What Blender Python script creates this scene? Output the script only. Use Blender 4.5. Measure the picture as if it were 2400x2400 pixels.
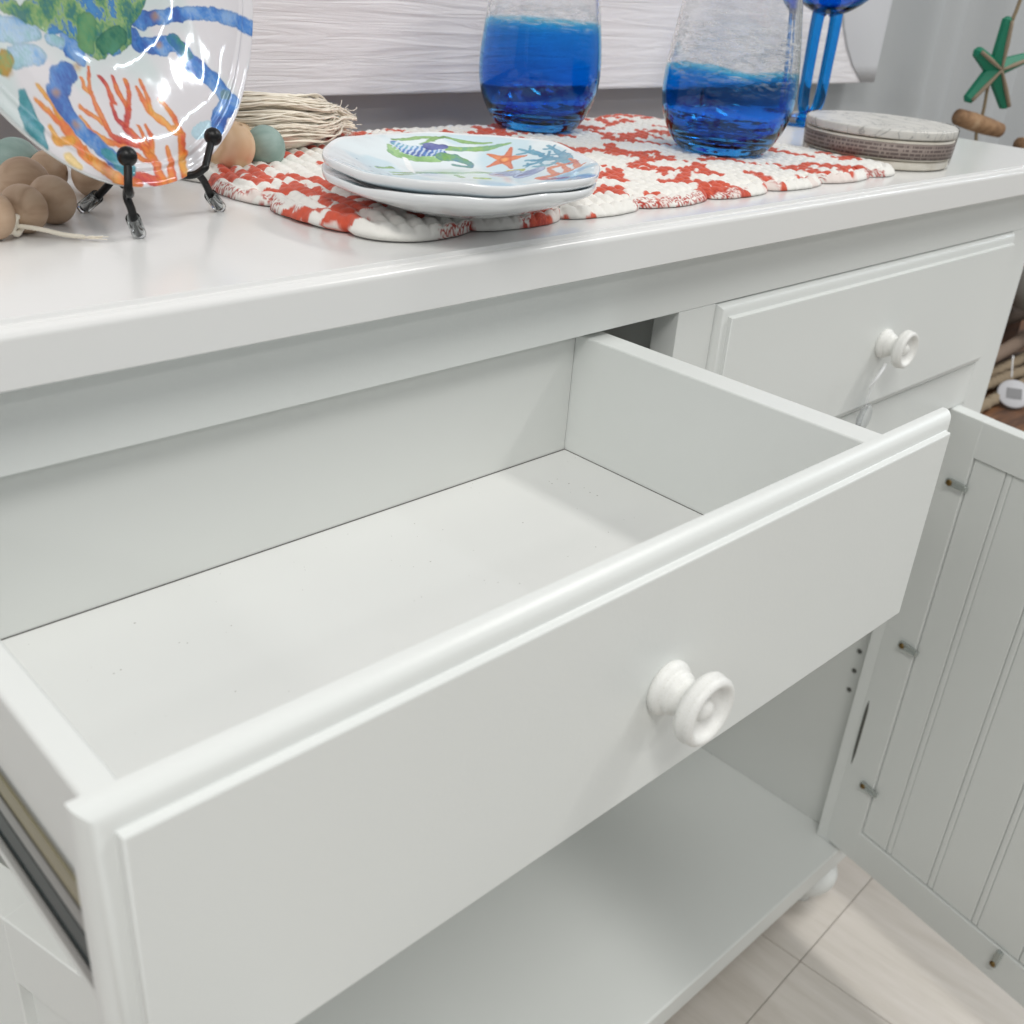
import bpy, bmesh, math, random
import numpy as np
from mathutils import Vector, Matrix

for o in list(bpy.data.objects): bpy.data.objects.remove(o)
sc = bpy.context.scene
COL = sc.collection
R = math.radians
random.seed(7); rng = np.random.default_rng(7)

# ------------------------------------------------------------------ camera
cam = bpy.data.cameras.new('camera'); camo = bpy.data.objects.new('camera', cam); COL.objects.link(camo)
camo.location = (0.0, -0.37506, 1.045)
camo.rotation_euler = (R(62.493), R(-4.092), R(-43.527))
cam.sensor_width = 36.0; cam.lens = 36.896; cam.clip_start = 0.01; cam.clip_end = 100
cam.dof.use_dof = True; cam.dof.focus_distance = 0.56; cam.dof.aperture_fstop = 15.0
sc.camera = camo
# ------------------------------------------------------------------ world (room light bounced from walls and ceiling)
w = bpy.data.worlds.new('World'); sc.world = w; w.use_nodes = True
bg = w.node_tree.nodes['Background']
bg.inputs[0].default_value = (0.93, 0.97, 1.0, 1); bg.inputs[1].default_value = 0.31
sc.view_settings.view_transform = 'Standard'; sc.view_settings.look = 'None'
sc.view_settings.exposure = 0.0; sc.view_settings.gamma = 1
# ------------------------------------------------------------------ ceiling lamps
def lamp(x, y, z, sx, sy, p, rot=(0, 0, 0), col=(1, .985, .95)):
    l = bpy.data.lights.new('ceiling_lamp', 'AREA'); l.shape = 'RECTANGLE'; l.size = sx; l.size_y = sy
    l.energy = p; l.color = col
    o = bpy.data.objects.new('ceiling_lamp', l); COL.objects.link(o); o.location = (x, y, z); o.rotation_euler = rot
    return o
lamp(1.9, -0.85, 2.75, .30, 1.20, 28)
lamp(-0.55, -1.20, 2.75, .30, 1.20, 31)
lamp(-3.0, -1.0, 2.75, .60, 1.20, 30)
lamp(3.9, -0.8, 2.75, .10, 1.20, 22, col=(.88, .95, 1))
lamp(5.8, -0.8, 2.75, .10, 1.20, 22, col=(.80, .91, 1))
lamp(0.8, -3.0, 2.75, 1.20, .30, 16)

# ------------------------------------------------------------------ helpers
def srgb(*c):
    c = [x / 255 for x in c]
    return tuple((x / 12.92 if x <= .04045 else ((x + .055) / 1.055) ** 2.4) for x in c)
def mat(name, col=(.8, .8, .8), rough=.5, **kw):
    m = bpy.data.materials.new(name); m.use_nodes = True
    p = m.node_tree.nodes['Principled BSDF']
    p.inputs['Base Color'].default_value = (*col[:3], 1); p.inputs['Roughness'].default_value = rough
    for k, v in kw.items(): p.inputs[k].default_value = v
    return m
def nt(m): return m.node_tree.nodes, m.node_tree.links, m.node_tree.nodes['Principled BSDF']
def noise_bump(m, scale=200, strength=.1, dist=.001, detail=3, mapping=None, rough_var=None):
    n, l, p = nt(m)
    tc = n.new('ShaderNodeTexCoord'); mp = n.new('ShaderNodeMapping'); l.new(tc.outputs['Object'], mp.inputs[0])
    if mapping: mp.inputs['Scale'].default_value = mapping
    t = n.new('ShaderNodeTexNoise'); t.inputs['Scale'].default_value = scale; t.inputs['Detail'].default_value = detail
    l.new(mp.outputs[0], t.inputs['Vector'])
    b = n.new('ShaderNodeBump'); b.inputs['Strength'].default_value = strength; b.inputs['Distance'].default_value = dist
    l.new(t.outputs['Fac'], b.inputs['Height']); l.new(b.outputs[0], p.inputs['Normal'])
    return t, mp
def ramp_col(m, src, stops, inp='Base Color'):
    n, l, p = nt(m)
    r = n.new('ShaderNodeValToRGB')
    while len(r.color_ramp.elements) < len(stops): r.color_ramp.elements.new(.5)
    for e, (pos, c) in zip(r.color_ramp.elements, stops): e.position = pos; e.color = (*c[:3], 1)
    l.new(src, r.inputs[0]); l.new(r.outputs[0], p.inputs[inp]); return r

def link(name, me, m=None, parent=None, smooth=False):
    o = bpy.data.objects.new(name, me); COL.objects.link(o)
    if m:
        for mm in (m if isinstance(m, (list, tuple)) else [m]): me.materials.append(mm)
    if parent: o.parent = parent
    if smooth:
        me.polygons.foreach_set('use_smooth', [True] * len(me.polygons))
    return o
def frombm(name, bm, m=None, parent=None, smooth=False):
    me = bpy.data.meshes.new(name); bm.to_mesh(me); bm.free(); return link(name, me, m, parent, smooth)
def frompy(name, v, f, m=None, parent=None, smooth=False):
    me = bpy.data.meshes.new(name); me.from_pydata([tuple(map(float, a)) for a in v], [], f); me.update()
    return link(name, me, m, parent, smooth)
def tag(o, label=None, cat=None, group=None, kind=None):
    if label: o['label'] = label
    if cat: o['category'] = cat
    if group: o['group'] = group
    if kind: o['kind'] = kind
    return o
def empty(name, loc=(0, 0, 0)):
    o = bpy.data.objects.new(name, None); COL.objects.link(o); o.location = loc; o.empty_display_size = .02; return o
def bm_box(x0, x1, y0, y1, z0, z1, bev=0, seg=2, bm=None):
    own = bm is None
    if own: bm = bmesh.new()
    r = bmesh.ops.create_cube(bm, size=1)
    for v in r['verts']:
        v.co = Vector(((x0 + x1) / 2 + v.co.x * (x1 - x0), (y0 + y1) / 2 + v.co.y * (y1 - y0), (z0 + z1) / 2 + v.co.z * (z1 - z0)))
    if bev:
        es = list({e for v in r['verts'] for e in v.link_edges})
        bmesh.ops.bevel(bm, geom=es, offset=bev, segments=seg, affect='EDGES', profile=.5)
    return bm
def shade_auto(o, ang=35):
    me = o.data
    me.polygons.foreach_set('use_smooth', [True] * len(me.polygons))
    bm = bmesh.new(); bm.from_mesh(me)
    for e in bm.edges:
        if len(e.link_faces) == 2 and e.calc_face_angle(0) > R(ang): e.smooth = False
    bm.to_mesh(me); bm.free()
    wn = o.modifiers.new('weighted', 'WEIGHTED_NORMAL'); wn.keep_sharp = True; wn.weight = 60
    return o
def box(name, x0, x1, y0, y1, z0, z1, m, parent=None, bev=.0008, seg=2):
    return shade_auto(frombm(name, bm_box(x0, x1, y0, y1, z0, z1, bev, seg), m, parent))
def tube_data(pts, r, sides=8, cap=True):
    P = np.array(pts, float); n = len(P); rr = np.full(n, r) if np.isscalar(r) else np.array(r)
    T = np.gradient(P, axis=0); T /= np.linalg.norm(T, axis=1)[:, None] + 1e-12
    a = np.array([0, 0, 1.]) if abs(T[0][2]) < .9 else np.array([1., 0, 0])
    N = np.cross(T[0], a); N /= np.linalg.norm(N)
    V = []; F = []
    for i in range(n):
        N = N - T[i] * (N @ T[i]); N /= np.linalg.norm(N); B = np.cross(T[i], N)
        for s in range(sides):
            t = 2 * math.pi * s / sides; V.append(P[i] + rr[i] * (math.cos(t) * N + math.sin(t) * B))
    for i in range(n - 1):
        for s in range(sides):
            s2 = (s + 1) % sides
            F.append((i * sides + s, i * sides + s2, (i + 1) * sides + s2, (i + 1) * sides + s))
    if cap: F.append(tuple(range(sides))[::-1]); F.append(tuple((n - 1) * sides + s for s in range(sides)))
    return V, F
def smoothpath(pts, n=8):
    P = [np.array(p, float) for p in pts]; P = [2 * P[0] - P[1]] + P + [2 * P[-1] - P[-2]]; out = []
    for i in range(1, len(P) - 2):
        for k in range(n):
            t = k / n
            out.append(.5 * ((2 * P[i]) + (-P[i - 1] + P[i + 1]) * t + (2 * P[i - 1] - 5 * P[i] + 4 * P[i + 1] - P[i + 2]) * t * t + (-P[i - 1] + 3 * P[i] - 3 * P[i + 1] + P[i + 2]) * t ** 3))
    out.append(P[-2]); return out
def tube(name, pts, r, m, parent=None, sides=10, n=8, smooth=True):
    sp = smoothpath(pts, n) if n else pts
    if not np.isscalar(r): r = np.interp(np.linspace(0, 1, len(sp)), np.linspace(0, 1, len(r)), r)
    V, F = tube_data(sp, r, sides); return frompy(name, V, F, m, parent, smooth)
def merge(parts):
    V = []; F = []
    for v, f in parts:
        k = len(V); V += list(v); F += [tuple(i + k for i in q) for q in f]
    return V, F
def lathe_data(prof, seg=64, closed=False):
    V = []; F = []; n = len(prof)
    for s in range(seg):
        a = 2 * math.pi * s / seg
        for r, z in prof: V.append((r * math.cos(a), r * math.sin(a), z))
    m = n if closed else n - 1
    for s in range(seg):
        s2 = (s + 1) % seg
        for i in range(m):
            j = (i + 1) % n
            F.append((s * n + i, s2 * n + i, s2 * n + j, s * n + j))
    return V, F
def lathe(name, prof, m, parent=None, seg=64, loc=None, mtx=None, closed=False, smooth=True):
    V, F = lathe_data(prof, seg, closed)
    if mtx is not None: V = [mtx @ Vector(v) for v in V]
    o = frompy(name, V, F, m, parent, smooth)
    bm = bmesh.new(); bm.from_mesh(o.data); bmesh.ops.remove_doubles(bm, verts=bm.verts, dist=1e-6)
    bmesh.ops.recalc_face_normals(bm, faces=bm.faces); bm.to_mesh(o.data); bm.free()
    if loc: o.location = loc
    return o
def sphere_data(c, r, seg=20, ring=14, sq=(1, 1, 1)):
    prof = [(max(r * math.sin(math.pi * i / ring), 0), -r * math.cos(math.pi * i / ring)) for i in range(ring + 1)]
    V, F = lathe_data(prof, seg); return [(c[0] + v[0] * sq[0], c[1] + v[1] * sq[1], c[2] + v[2] * sq[2]) for v in V], F

# numpy noise for painted prints
_perm = rng.permutation(256); _perm = np.concatenate([_perm, _perm]); _g = rng.random(512)
def vnoise(x, y):
    xi = np.floor(x).astype(int); yi = np.floor(y).astype(int); xf = x - xi; yf = y - yi
    u = xf * xf * (3 - 2 * xf); v = yf * yf * (3 - 2 * yf)
    def h(a, b): return _g[_perm[(_perm[a & 255] + b) & 255]]
    return (h(xi, yi) * (1 - u) + h(xi + 1, yi) * u) * (1 - v) + (h(xi, yi + 1) * (1 - u) + h(xi + 1, yi + 1) * u) * v
def fbm(x, y, o=4):
    s = 0; a = .5; t = 0
    for i in range(o): s = s + a * vnoise(x + 17.3 * i, y + 9.1 * i); t += a; a *= .5; x = x * 2.03; y = y * 2.03
    return s / t
def sstep(a, b, x):
    t = np.clip((x - a) / (b - a), 0, 1); return t * t * (3 - 2 * t)
class Paint:
    ws = 1.0
    """watercolour print evaluated at plate points (millimetres)"""
    def __init__(s, x, y, base, sx=1., warp=1.0, wsc=.35):
        s.x = x; s.y = y; s.sx = sx
        s.wx = x + warp * (fbm(x * wsc, y * wsc) - .5) * 3; s.wy = y + warp * (fbm(x * wsc + 50, y * wsc + 31) - .5) * 3
        s.n1 = fbm(x * .12 + 3, y * .12 + 8, 4); s.n2 = fbm(x * .9, y * .9, 3)
        s.col = np.tile(np.array(base, float), (len(x), 1))
    def apply(s, d, cols, soft=.35, edge=.25, op=.95):
        """d: signed distance in mm, negative inside"""
        sel = d < soft
        a = sstep(soft, -soft, d) * op
        n = s.n1 * .75 + s.n2 * .25
        k = np.clip((n - .3) / .4, 0, 1)
        cols = [np.array(c) for c in cols]
        c = np.zeros_like(s.col); seg = len(cols) - 1
        if seg == 0: c[:] = cols[0]
        else:
            kk = k * seg; i = np.minimum(kk.astype(int), seg - 1); f = (kk - i)[:, None]; ca = np.array(cols)
            c = ca[i] * (1 - f) + ca[i + 1] * f
        dark = 1 - edge * np.exp(-np.abs(d + .35) / .45)
        wash = 1 + (.5 - s.n2) * .25
        c = np.clip(c * (dark * wash)[:, None], 0, 1)
        a = (a * sel)[:, None]
        s.col = s.col * (1 - a) + c * a
    def stroke(s, pts, w, cols, **k):
        P = np.array(pts, float); w = s.ws * np.array(w, float) if not np.isscalar(w) else s.ws * w; w = np.array([w] * len(P) if np.isscalar(w) else w, float)
        if len(w) != len(P): w = np.interp(np.linspace(0, 1, len(P)), np.linspace(0, 1, len(w)), w)
        d = np.full(len(s.x), 1e9)
        if len(P) == 1: d = np.hypot((s.wx - P[0, 0]) * s.sx, s.wy - P[0, 1]) - w[0]
        for i in range(len(P) - 1):
            ax, ay = P[i]; bx, by = P[i + 1]; dx = (bx - ax) * s.sx; dy = by - ay; L = dx * dx + dy * dy + 1e-9
            px = (s.wx - ax) * s.sx; py = s.wy - ay
            t = np.clip((px * dx + py * dy) / L, 0, 1)
            d = np.minimum(d, np.hypot(px - t * dx, py - t * dy) - (w[i] + (w[i + 1] - w[i]) * t))
        s.apply(d, cols, **k)
    def poly(s, pts, cols, **k):
        P = np.array(pts, float); inside = np.zeros(len(s.x), bool); d = np.full(len(s.x), 1e9)
        for i in range(len(P)):
            ax, ay = P[i]; bx, by = P[(i + 1) % len(P)]
            cr = ((ay > s.wy) != (by > s.wy)); xx = (bx - ax) * (s.wy - ay) / (by - ay + 1e-12) + ax
            inside ^= cr & (s.wx < xx)
            dx = bx - ax; dy = by - ay; t = np.clip(((s.wx - ax) * dx + (s.wy - ay) * dy) / (dx * dx + dy * dy + 1e-9), 0, 1)
            d = np.minimum(d, np.hypot(s.wx - ax - t * dx, s.wy - ay - t * dy))
        s.apply(np.where(inside, -d, d), cols, **k)
    def speckle(s, *a): pass
def setcol(o, col):
    at = o.data.color_attributes.new('print', 'FLOAT_COLOR', 'POINT')
    a = np.ones((len(o.data.vertices), 4), np.float32); a[:, :3] = col; at.data.foreach_set('color', a.ravel())
def print_mat(name, rough=.1, **kw):
    m = mat(name, rough=rough, **kw); n, l, p = nt(m)
    v = n.new('ShaderNodeVertexColor'); v.layer_name = 'print'; l.new(v.outputs[0], p.inputs['Base Color']); return m

# ------------------------------------------------------------------ materials
PAINT = mat('white_satin_paint', (.76, .765, .745), .33, **{'Specular IOR Level': .42})
t_, mp_ = noise_bump(PAINT, 420, .10, .0006, 3)
n, l, p = nt(PAINT)
tn = n.new('ShaderNodeTexNoise'); tn.inputs['Scale'].default_value = 3.5; tn.inputs['Detail'].default_value = 5; l.new(mp_.outputs[0], tn.inputs['Vector'])
ramp_col(PAINT, tn.outputs['Fac'], [(.3, (.735, .756, .738)), (.7, (.762, .782, .765))])
rr_ = n.new('ShaderNodeMapRange'); rr_.inputs[1].default_value = .3; rr_.inputs[2].default_value = .7; rr_.inputs[3].default_value = .27; rr_.inputs[4].default_value = .40
l.new(tn.outputs['Fac'], rr_.inputs[0]); l.new(rr_.outputs[0], p.inputs['Roughness'])
TOPP = mat('white_gloss_paint', (.80, .80, .79), .2); noise_bump(TOPP, 500, .04, .0006, 2)
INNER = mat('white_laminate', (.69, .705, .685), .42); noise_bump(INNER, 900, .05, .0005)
# dusty specks on the drawer bottom
DUST = mat('dusty_white_laminate', (.75, .755, .74), .4)
n, l, p = nt(DUST); tc = n.new('ShaderNodeTexCoord')
vo = n.new('ShaderNodeTexVoronoi'); vo.inputs['Scale'].default_value = 240; l.new(tc.outputs['Object'], vo.inputs['Vector'])
ns = n.new('ShaderNodeTexNoise'); ns.inputs['Scale'].default_value = 60; l.new(tc.outputs['Object'], ns.inputs['Vector'])
sp = n.new('ShaderNodeMath'); sp.operation = 'MULTIPLY_ADD'; sp.inputs[1].default_value = .5; sp.inputs[2].default_value = -.237
l.new(ns.outputs['Fac'], sp.inputs[0])
lt = n.new('ShaderNodeMath'); lt.operation = 'LESS_THAN'; l.new(vo.outputs['Distance'], lt.inputs[0]); l.new(sp.outputs[0], lt.inputs[1])
mx = n.new('ShaderNodeMix'); mx.data_type = 'RGBA'; mx.inputs['A'].default_value = (.745, .75, .735, 1); mx.inputs['B'].default_value = (.33, .32, .29, 1)
mf = n.new('ShaderNodeMath'); mf.operation = 'MULTIPLY'; mf.inputs[1].default_value = .8; l.new(lt.outputs[0], mf.inputs[0])
l.new(mf.outputs[0], mx.inputs['Factor']); l.new(mx.outputs['Result'], p.inputs['Base Color'])
KNOBM = mat('brushed_white_paint', (.80, .80, .77), .42); t_, mp_ = noise_bump(KNOBM, 1600, .25, .0004, 4)
ramp_col(KNOBM, t_.outputs['Fac'], [(.27, (.62, .60, .52)), (.36, (.79, .79, .76)), (.6, (.82, .82, .80))])
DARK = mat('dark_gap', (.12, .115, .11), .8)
STEEL = mat('zinc_steel', (.42, .43, .42), .32, Metallic=1.0); noise_bump(STEEL, 80, .1, .001, 3, (1, .05, 1))
STEELD = mat('oiled_steel_track', (.03, .045, .047), .35, Metallic=.6)
STEELY = mat('passivated_steel', (.40, .37, .25), .35, Metallic=.9)
BRASS = mat('brass_screw', (.20, .13, .05), .4, Metallic=1.0)
CLIP = mat('clear_plastic_clip', (.45, .48, .46), .2, Metallic=.6)
BLACK = mat('black_wire', (.004, .004, .0045), .38, **{'Specular IOR Level': .35})
CLEARP = mat('clear_vinyl', (1, 1, 1), .06)
n, l, p = nt(CLEARP); a_ = n.new('ShaderNodeBsdfTransparent'); a_.inputs[0].default_value = (.93, .95, .95, 1); g_ = n.new('ShaderNodeBsdfGlossy'); g_.inputs['Roughness'].default_value = .08
w_ = n.new('ShaderNodeLayerWeight'); w_.inputs['Blend'].default_value = .18; x_ = n.new('ShaderNodeMixShader'); l.new(w_.outputs['Fresnel'], x_.inputs[0]); l.new(a_.outputs[0], x_.inputs[1]); l.new(g_.outputs[0], x_.inputs[2]); l.new(x_.outputs[0], n['Material Output'].inputs['Surface'])

# ------------------------------------------------------------------ setting: floor, wall
floor = box('floor', -4, 6, -5, 4, -.06, -.004, mat('grout', (.50, .46, .42), .8), bev=0); tag(floor, kind='structure')
PLANK = mat('whitewashed_wood_vinyl', (.6, .56, .52), .42)
n, l, p = nt(PLANK); tc = n.new('ShaderNodeTexCoord'); mp = n.new('ShaderNodeMapping'); mp.inputs['Scale'].default_value = (26, 3.0, 1)
l.new(tc.outputs['Object'], mp.inputs[0])
oi = n.new('ShaderNodeObjectInfo'); ad = n.new('ShaderNodeVectorMath'); ad.operation = 'ADD'
cb = n.new('ShaderNodeCombineXYZ'); ml = n.new('ShaderNodeMath'); ml.operation = 'MULTIPLY'; ml.inputs[1].default_value = 37
l.new(oi.outputs['Random'], ml.inputs[0]); l.new(ml.outputs[0], cb.inputs[0]); l.new(ml.outputs[0], cb.inputs[1])
l.new(mp.outputs[0], ad.inputs[0]); l.new(cb.outputs[0], ad.inputs[1])
t1 = n.new('ShaderNodeTexNoise'); t1.inputs['Scale'].default_value = 2.2; t1.inputs['Detail'].default_value = 8; t1.inputs['Roughness'].default_value = .68; t1.inputs['Distortion'].default_value = .25
l.new(ad.outputs[0], t1.inputs['Vector'])
ramp_col(PLANK, t1.outputs['Fac'], [(.3, srgb(205, 197, 187)), (.47, srgb(213, 206, 197)), (.62, srgb(219, 212, 204)), (.8, srgb(224, 219, 212))])
b = n.new('ShaderNodeBump'); b.inputs['Strength'].default_value = .15; b.inputs['Distance'].default_value = .001
l.new(t1.outputs['Fac'], b.inputs['Height']); l.new(b.outputs[0], p.inputs['Normal'])
pw, pl = .305, .61
pme = frombm('plank', bm_box(-pw / 2 + .0005, pw / 2 - .0005, -pl / 2 + .0005, pl / 2 - .0005, -.004, 0, .0006, 1), PLANK)
rz = R(3.2); first = True
for i in range(-4, 5):
    for j in range(-3, 3):
        cx, cy = (i + .5) * pw, (j + .5) * pl
        x = .914 + cx * math.cos(rz) - cy * math.sin(rz); y = -.031 + cx * math.sin(rz) + cy * math.cos(rz)
        if y > .7: continue
        o = pme if first else pme.copy()
        if not first: COL.objects.link(o)
        first = False; o.name = 'plank'; o.location = (x, y, 0); o.rotation_euler = (0, 0, rz); o.parent = floor
WALLM = mat('taupe_wall', srgb(214, 208, 208), .7); noise_bump(WALLM, 60, .1, .002)
wall = box('wall', -1.5, 3.6, .350, .46, 0, 2.75, WALLM, bev=0); tag(wall, kind='structure')
for i, x in enumerate((-.6, -.08, .44, .96)):
    box('wall_panel', x - .519 if i == 0 else x - .518, x - .001, .342, .3495, 0, 2.6, WALLM, wall, bev=.0015)
# panelled boards reach only behind the cabinet; curtain beyond it
CURT = mat('grey_curtain', srgb(178, 181, 183), .9); noise_bump(CURT, 900, .2, .0006)
V = []; F = []; nx, nz = 200, 12
for i in range(nx):
    x = .965 + 1.965 * i / (nx - 1)
    for j in range(nz):
        z = .02 + 2.5 * j / (nz - 1)
        am = .12 + .88 * min(1, max(0, (x - 1.27) / .15))
        y = .3440 - .026 * (am - .12) + am * (.013 * math.sin(x * 26 + .4 * math.sin(z * 2)) + .009 * math.sin(x * 61 + 1.3 + .5 * z))
        V.append((x, y, z))
for i in range(nx - 1):
    for j in range(nz - 1): a = i * nz + j; F.append((a, a + nz, a + nz + 1, a + 1))
cu = frompy('curtain', V, F, CURT, smooth=True)
md = cu.modifiers.new('thickness', 'SOLIDIFY'); md.thickness = .0015
tag(cu, 'pale grey fabric curtain hanging in soft folds behind the starfish', 'curtain')

# ------------------------------------------------------------------ white painted wood sign behind
SIGN = mat('whitewashed_plank', srgb(236, 233, 236), .5)
n, l, p = nt(SIGN); tc = n.new('ShaderNodeTexCoord'); mp = n.new('ShaderNodeMapping'); mp.inputs['Scale'].default_value = (4.5, 1, 70)
l.new(tc.outputs['Object'], mp.inputs[0])
t1 = n.new('ShaderNodeTexNoise'); t1.inputs['Scale'].default_value = 1.6; t1.inputs['Detail'].default_value = 6; t1.inputs['Roughness'].default_value = .55; t1.inputs['Distortion'].default_value = 1.2
l.new(mp.outputs[0], t1.inputs['Vector'])
b = n.new('ShaderNodeBump'); b.inputs['Strength'].default_value = .45; b.inputs['Distance'].default_value = .0016
rp = n.new('ShaderNodeValToRGB'); rp.color_ramp.elements[0].position = .36; rp.color_ramp.elements[1].position = .64
l.new(t1.outputs['Fac'], rp.inputs[0]); l.new(rp.outputs[0], b.inputs['Height']); l.new(b.outputs[0], p.inputs['Normal'])
sign = empty('wall_sign', (.7, .33, .955))
tag(sign, 'white painted wood board with wavy grain hanging low behind the glasses', 'wall sign')
def rel(o, par):
    for v in o.data.vertices: v.co -= par.location
    return o
rel(box('board', -.15, 1.248, .316, .339, .9495, 1.42, SIGN, sign, bev=.003), sign)
# smooth, greyer sheet with a curved left edge over the right end
ENDM = mat('smooth_pale_grey', srgb(208, 209, 213), .6)
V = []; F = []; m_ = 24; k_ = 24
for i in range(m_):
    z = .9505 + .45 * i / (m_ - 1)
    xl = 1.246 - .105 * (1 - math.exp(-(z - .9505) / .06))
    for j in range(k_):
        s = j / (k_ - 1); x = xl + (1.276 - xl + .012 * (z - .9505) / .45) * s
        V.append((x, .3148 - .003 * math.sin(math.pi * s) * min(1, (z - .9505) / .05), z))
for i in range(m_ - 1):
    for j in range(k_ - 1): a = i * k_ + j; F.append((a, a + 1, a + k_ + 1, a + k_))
o = rel(frompy('end_sheet', V, F, ENDM, sign, True), sign); md = o.modifiers.new('t', 'SOLIDIFY'); md.thickness = .0012; md.offset = -1

# ------------------------------------------------------------------ sideboard
ZT = .9272
cab = empty('sideboard', (.53, .14, 0))
tag(cab, 'white painted sideboard with its left drawer pulled out and both doors open', 'sideboard')
def C(o): return rel(o, cab)
X0, X1 = .013, 1.0545; YB = .285
def ring_solid(name, x0, x1, y0, y1, prof, m, parent, bottom):
    """prof: list of (inset, z) from top inner to bottom; rectangular rings (open at back not needed)"""
    V = []; F = []
    for d, z in prof:
        V += [(x0 + d, y0 + d, z), (x1 - d, y0 + d, z), (x1 - d, y1 - d, z), (x0 + d, y1 - d, z)]
    F.append((0, 1, 2, 3))
    for i in range(len(prof) - 1):
        for s in range(4):
            s2 = (s + 1) % 4; F.append((i * 4 + s, (i + 1) * 4 + s, (i + 1) * 4 + s2, i * 4 + s2))
    q = (len(prof) - 1) * 4; F.append((q + 3, q + 2, q + 1, q))
    return shade_auto(frompy(name, V, F, m, parent), 50)
prof = [(.0072, ZT), (.0069, ZT - .0003), (.0067, ZT - .0018), (.0064, ZT - .0021)]
for a in range(0, 91, 10): prof.append((.0036 * (1 - math.sin(R(a))) , ZT - .0020 - .0036 * (1 - math.cos(R(a)))))
prof += [(0, .9048), (.0008, .9040)]
C(ring_solid('table_top', -.006, 1.0735, -.0200, YB + .004, prof, TOPP, cab, .904))
# face frame
ff = [('top_rail', X0, X1, .8640, .9038), ('stile', X0, .0635, .1265, .8640), ('stile', 1.0045, X1, .1265, .8640), ('stile', .5160, .5540, .7400, .8640), ('rail', .0635, 1.0045, .6975, .7385)]
frame = None
for nm, a, bb, z0, z1 in ff:
    C(box(nm, a, bb, 0, .019, z0, z1, PAINT, cab, bev=.0007))
# inner jamb liner of the door opening on the right
C(box('jamb', .9815, 1.0043, .0005, .0185, .1270, .6970, PAINT, cab, bev=.0008))
C(box('stile', .5160, .5540, .0004, .0186, .1270, .15, PAINT, cab, bev=.0007)) if False else None
C(box('side_panel', X1 - .016, X1, .0193, YB, .10, .9035, PAINT, cab))
C(box('side_panel', X0, X0 + .016, .0193, YB, .10, .9035, PAINT, cab))
C(box('inner_side_panel', 1.0005, X1 - .0165, .0195, YB - .008, .1270, .7380, INNER, cab))
C(box('inner_side_panel', X0 + .0165, .047, .0195, YB - .008, .1270, .9, INNER, cab))
C(box('divider', .5270, .5430, .0195, YB - .008, .7390, .9035, INNER, cab))
C(box('back_panel', X0 + .0165, X1 - .0165, YB - .0075, YB - .001, .1270, .9035, INNER, cab))
C(box('drawer_shelf', .0475, 1.0, .0195, YB - .008, .7000, .7085, INNER, cab))
# pin holes drilled in the inner right side
for z in (.410, .383, .356, .329):
    V, F = lathe_data([(0, 0), (.0028, 0), (.0036, -.0007), (.0041, 0)], 20)
    mt = Matrix.Translation((1.0003, .034, z)) @ Matrix.Rotation(R(-90), 4, 'Y')
    C(frompy('pin_hole', [mt @ Vector(v) for v in V], F, mat('pin_hole_metal', (.10, .10, .09), .5) if z == .410 else bpy.data.materials['pin_hole_metal'], cab, True))
# bottom board with moulded edge
prof = [(.0030, .1268), (.0012, .1263), (.0003, .1250), (0, .1235), (0, .1000), (.0010, .0985), (.0030, .0975), (.0050, .0945), (.0062, .0900), (.0065, .0815), (.009, .0808)]
C(ring_solid('bottom_board', X0 - .012, X1 + .012, -.0140, YB, prof, PAINT, cab, 0))
fp = [(0, .0808), (.026, .0808), (.0265, .077), (.024, .074), (.0275, .071), (.0345, .062), (.0380, .050), (.0370, .040), (.031, .029), (.020, .020), (.0140, .012), (.0120, .003), (.012, 0), (0, 0)]
for x in (.055, 1.005):
    for y in (.028, .245):
        C(lathe('foot', fp, PAINT, cab, 48, mtx=Matrix.Translation((x, y, 0))))

def panel_front(name, x0, x1, z0, z1, yb, m, parent):
    """drawer front: thumbnail moulded edge, mitred corners. faces -y"""
    prof = [(.0, 0), (.0, -.0022), (.0004, -.0036), (.0012, -.0050), (.0024, -.0063), (.0040, -.0072), (.0056, -.0076), (.0068, -.0077), (.0078, -.0079), (.0082, -.0084), (.00835, -.0103), (.0087, -.0108), (.0093, -.0110)]
    V = [(x0, yb, z0), (x1, yb, z0), (x1, yb, z1), (x0, yb, z1)]; F = [(3, 2, 1, 0)][::-1]
    for d, y in prof[1:]:
        V += [(x0 + d, yb + y, z0 + d), (x1 - d, yb + y, z0 + d), (x1 - d, yb + y, z1 - d), (x0 + d, yb + y, z1 - d)]
    for i in range(len(prof) - 1):
        for s in range(4):
            s2 = (s + 1) % 4; F.append((i * 4 + s, i * 4 + s2, (i + 1) * 4 + s2, (i + 1) * 4 + s))
    q = (len(prof) - 1) * 4; F.append((q, q + 1, q + 2, q + 3))
    return shade_auto(frompy(name, V, F, m, parent), 38)
kp = [(r_ * .95, z_) for r_, z_ in [(0, 0), (.0118, 0), (.0124, .0010), (.0124, .0028), (.0117, .0042), (.0104, .0050), (.0098, .0056), (.0100, .0066), (.0096, .0078), (.0085, .0088), (.0078, .0108), (.0080, .0126), (.0098, .0140), (.0128, .0148), (.0150, .0158), (.0161, .0174), (.0162, .0186), (.0156, .0198), (.0157, .0208), (.0155, .0222), (.0145, .0234), (.0132, .0238), (.0120, .0233), (.0112, .0222), (.0107, .0206), (.0090, .0196), (.0064, .0190), (.0048, .0190), (.0045, .0200), (.0039, .0212), (.0026, .0221), (.0012, .0225), (0, .0226)]]
def knob(x, y, z, parent, ofs=None):
    mt = Matrix.Translation((x, y, z)) @ Matrix.Rotation(R(90), 4, 'X')
    return C(lathe('knob', kp, KNOBM, parent, 72, mtx=mt))
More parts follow.
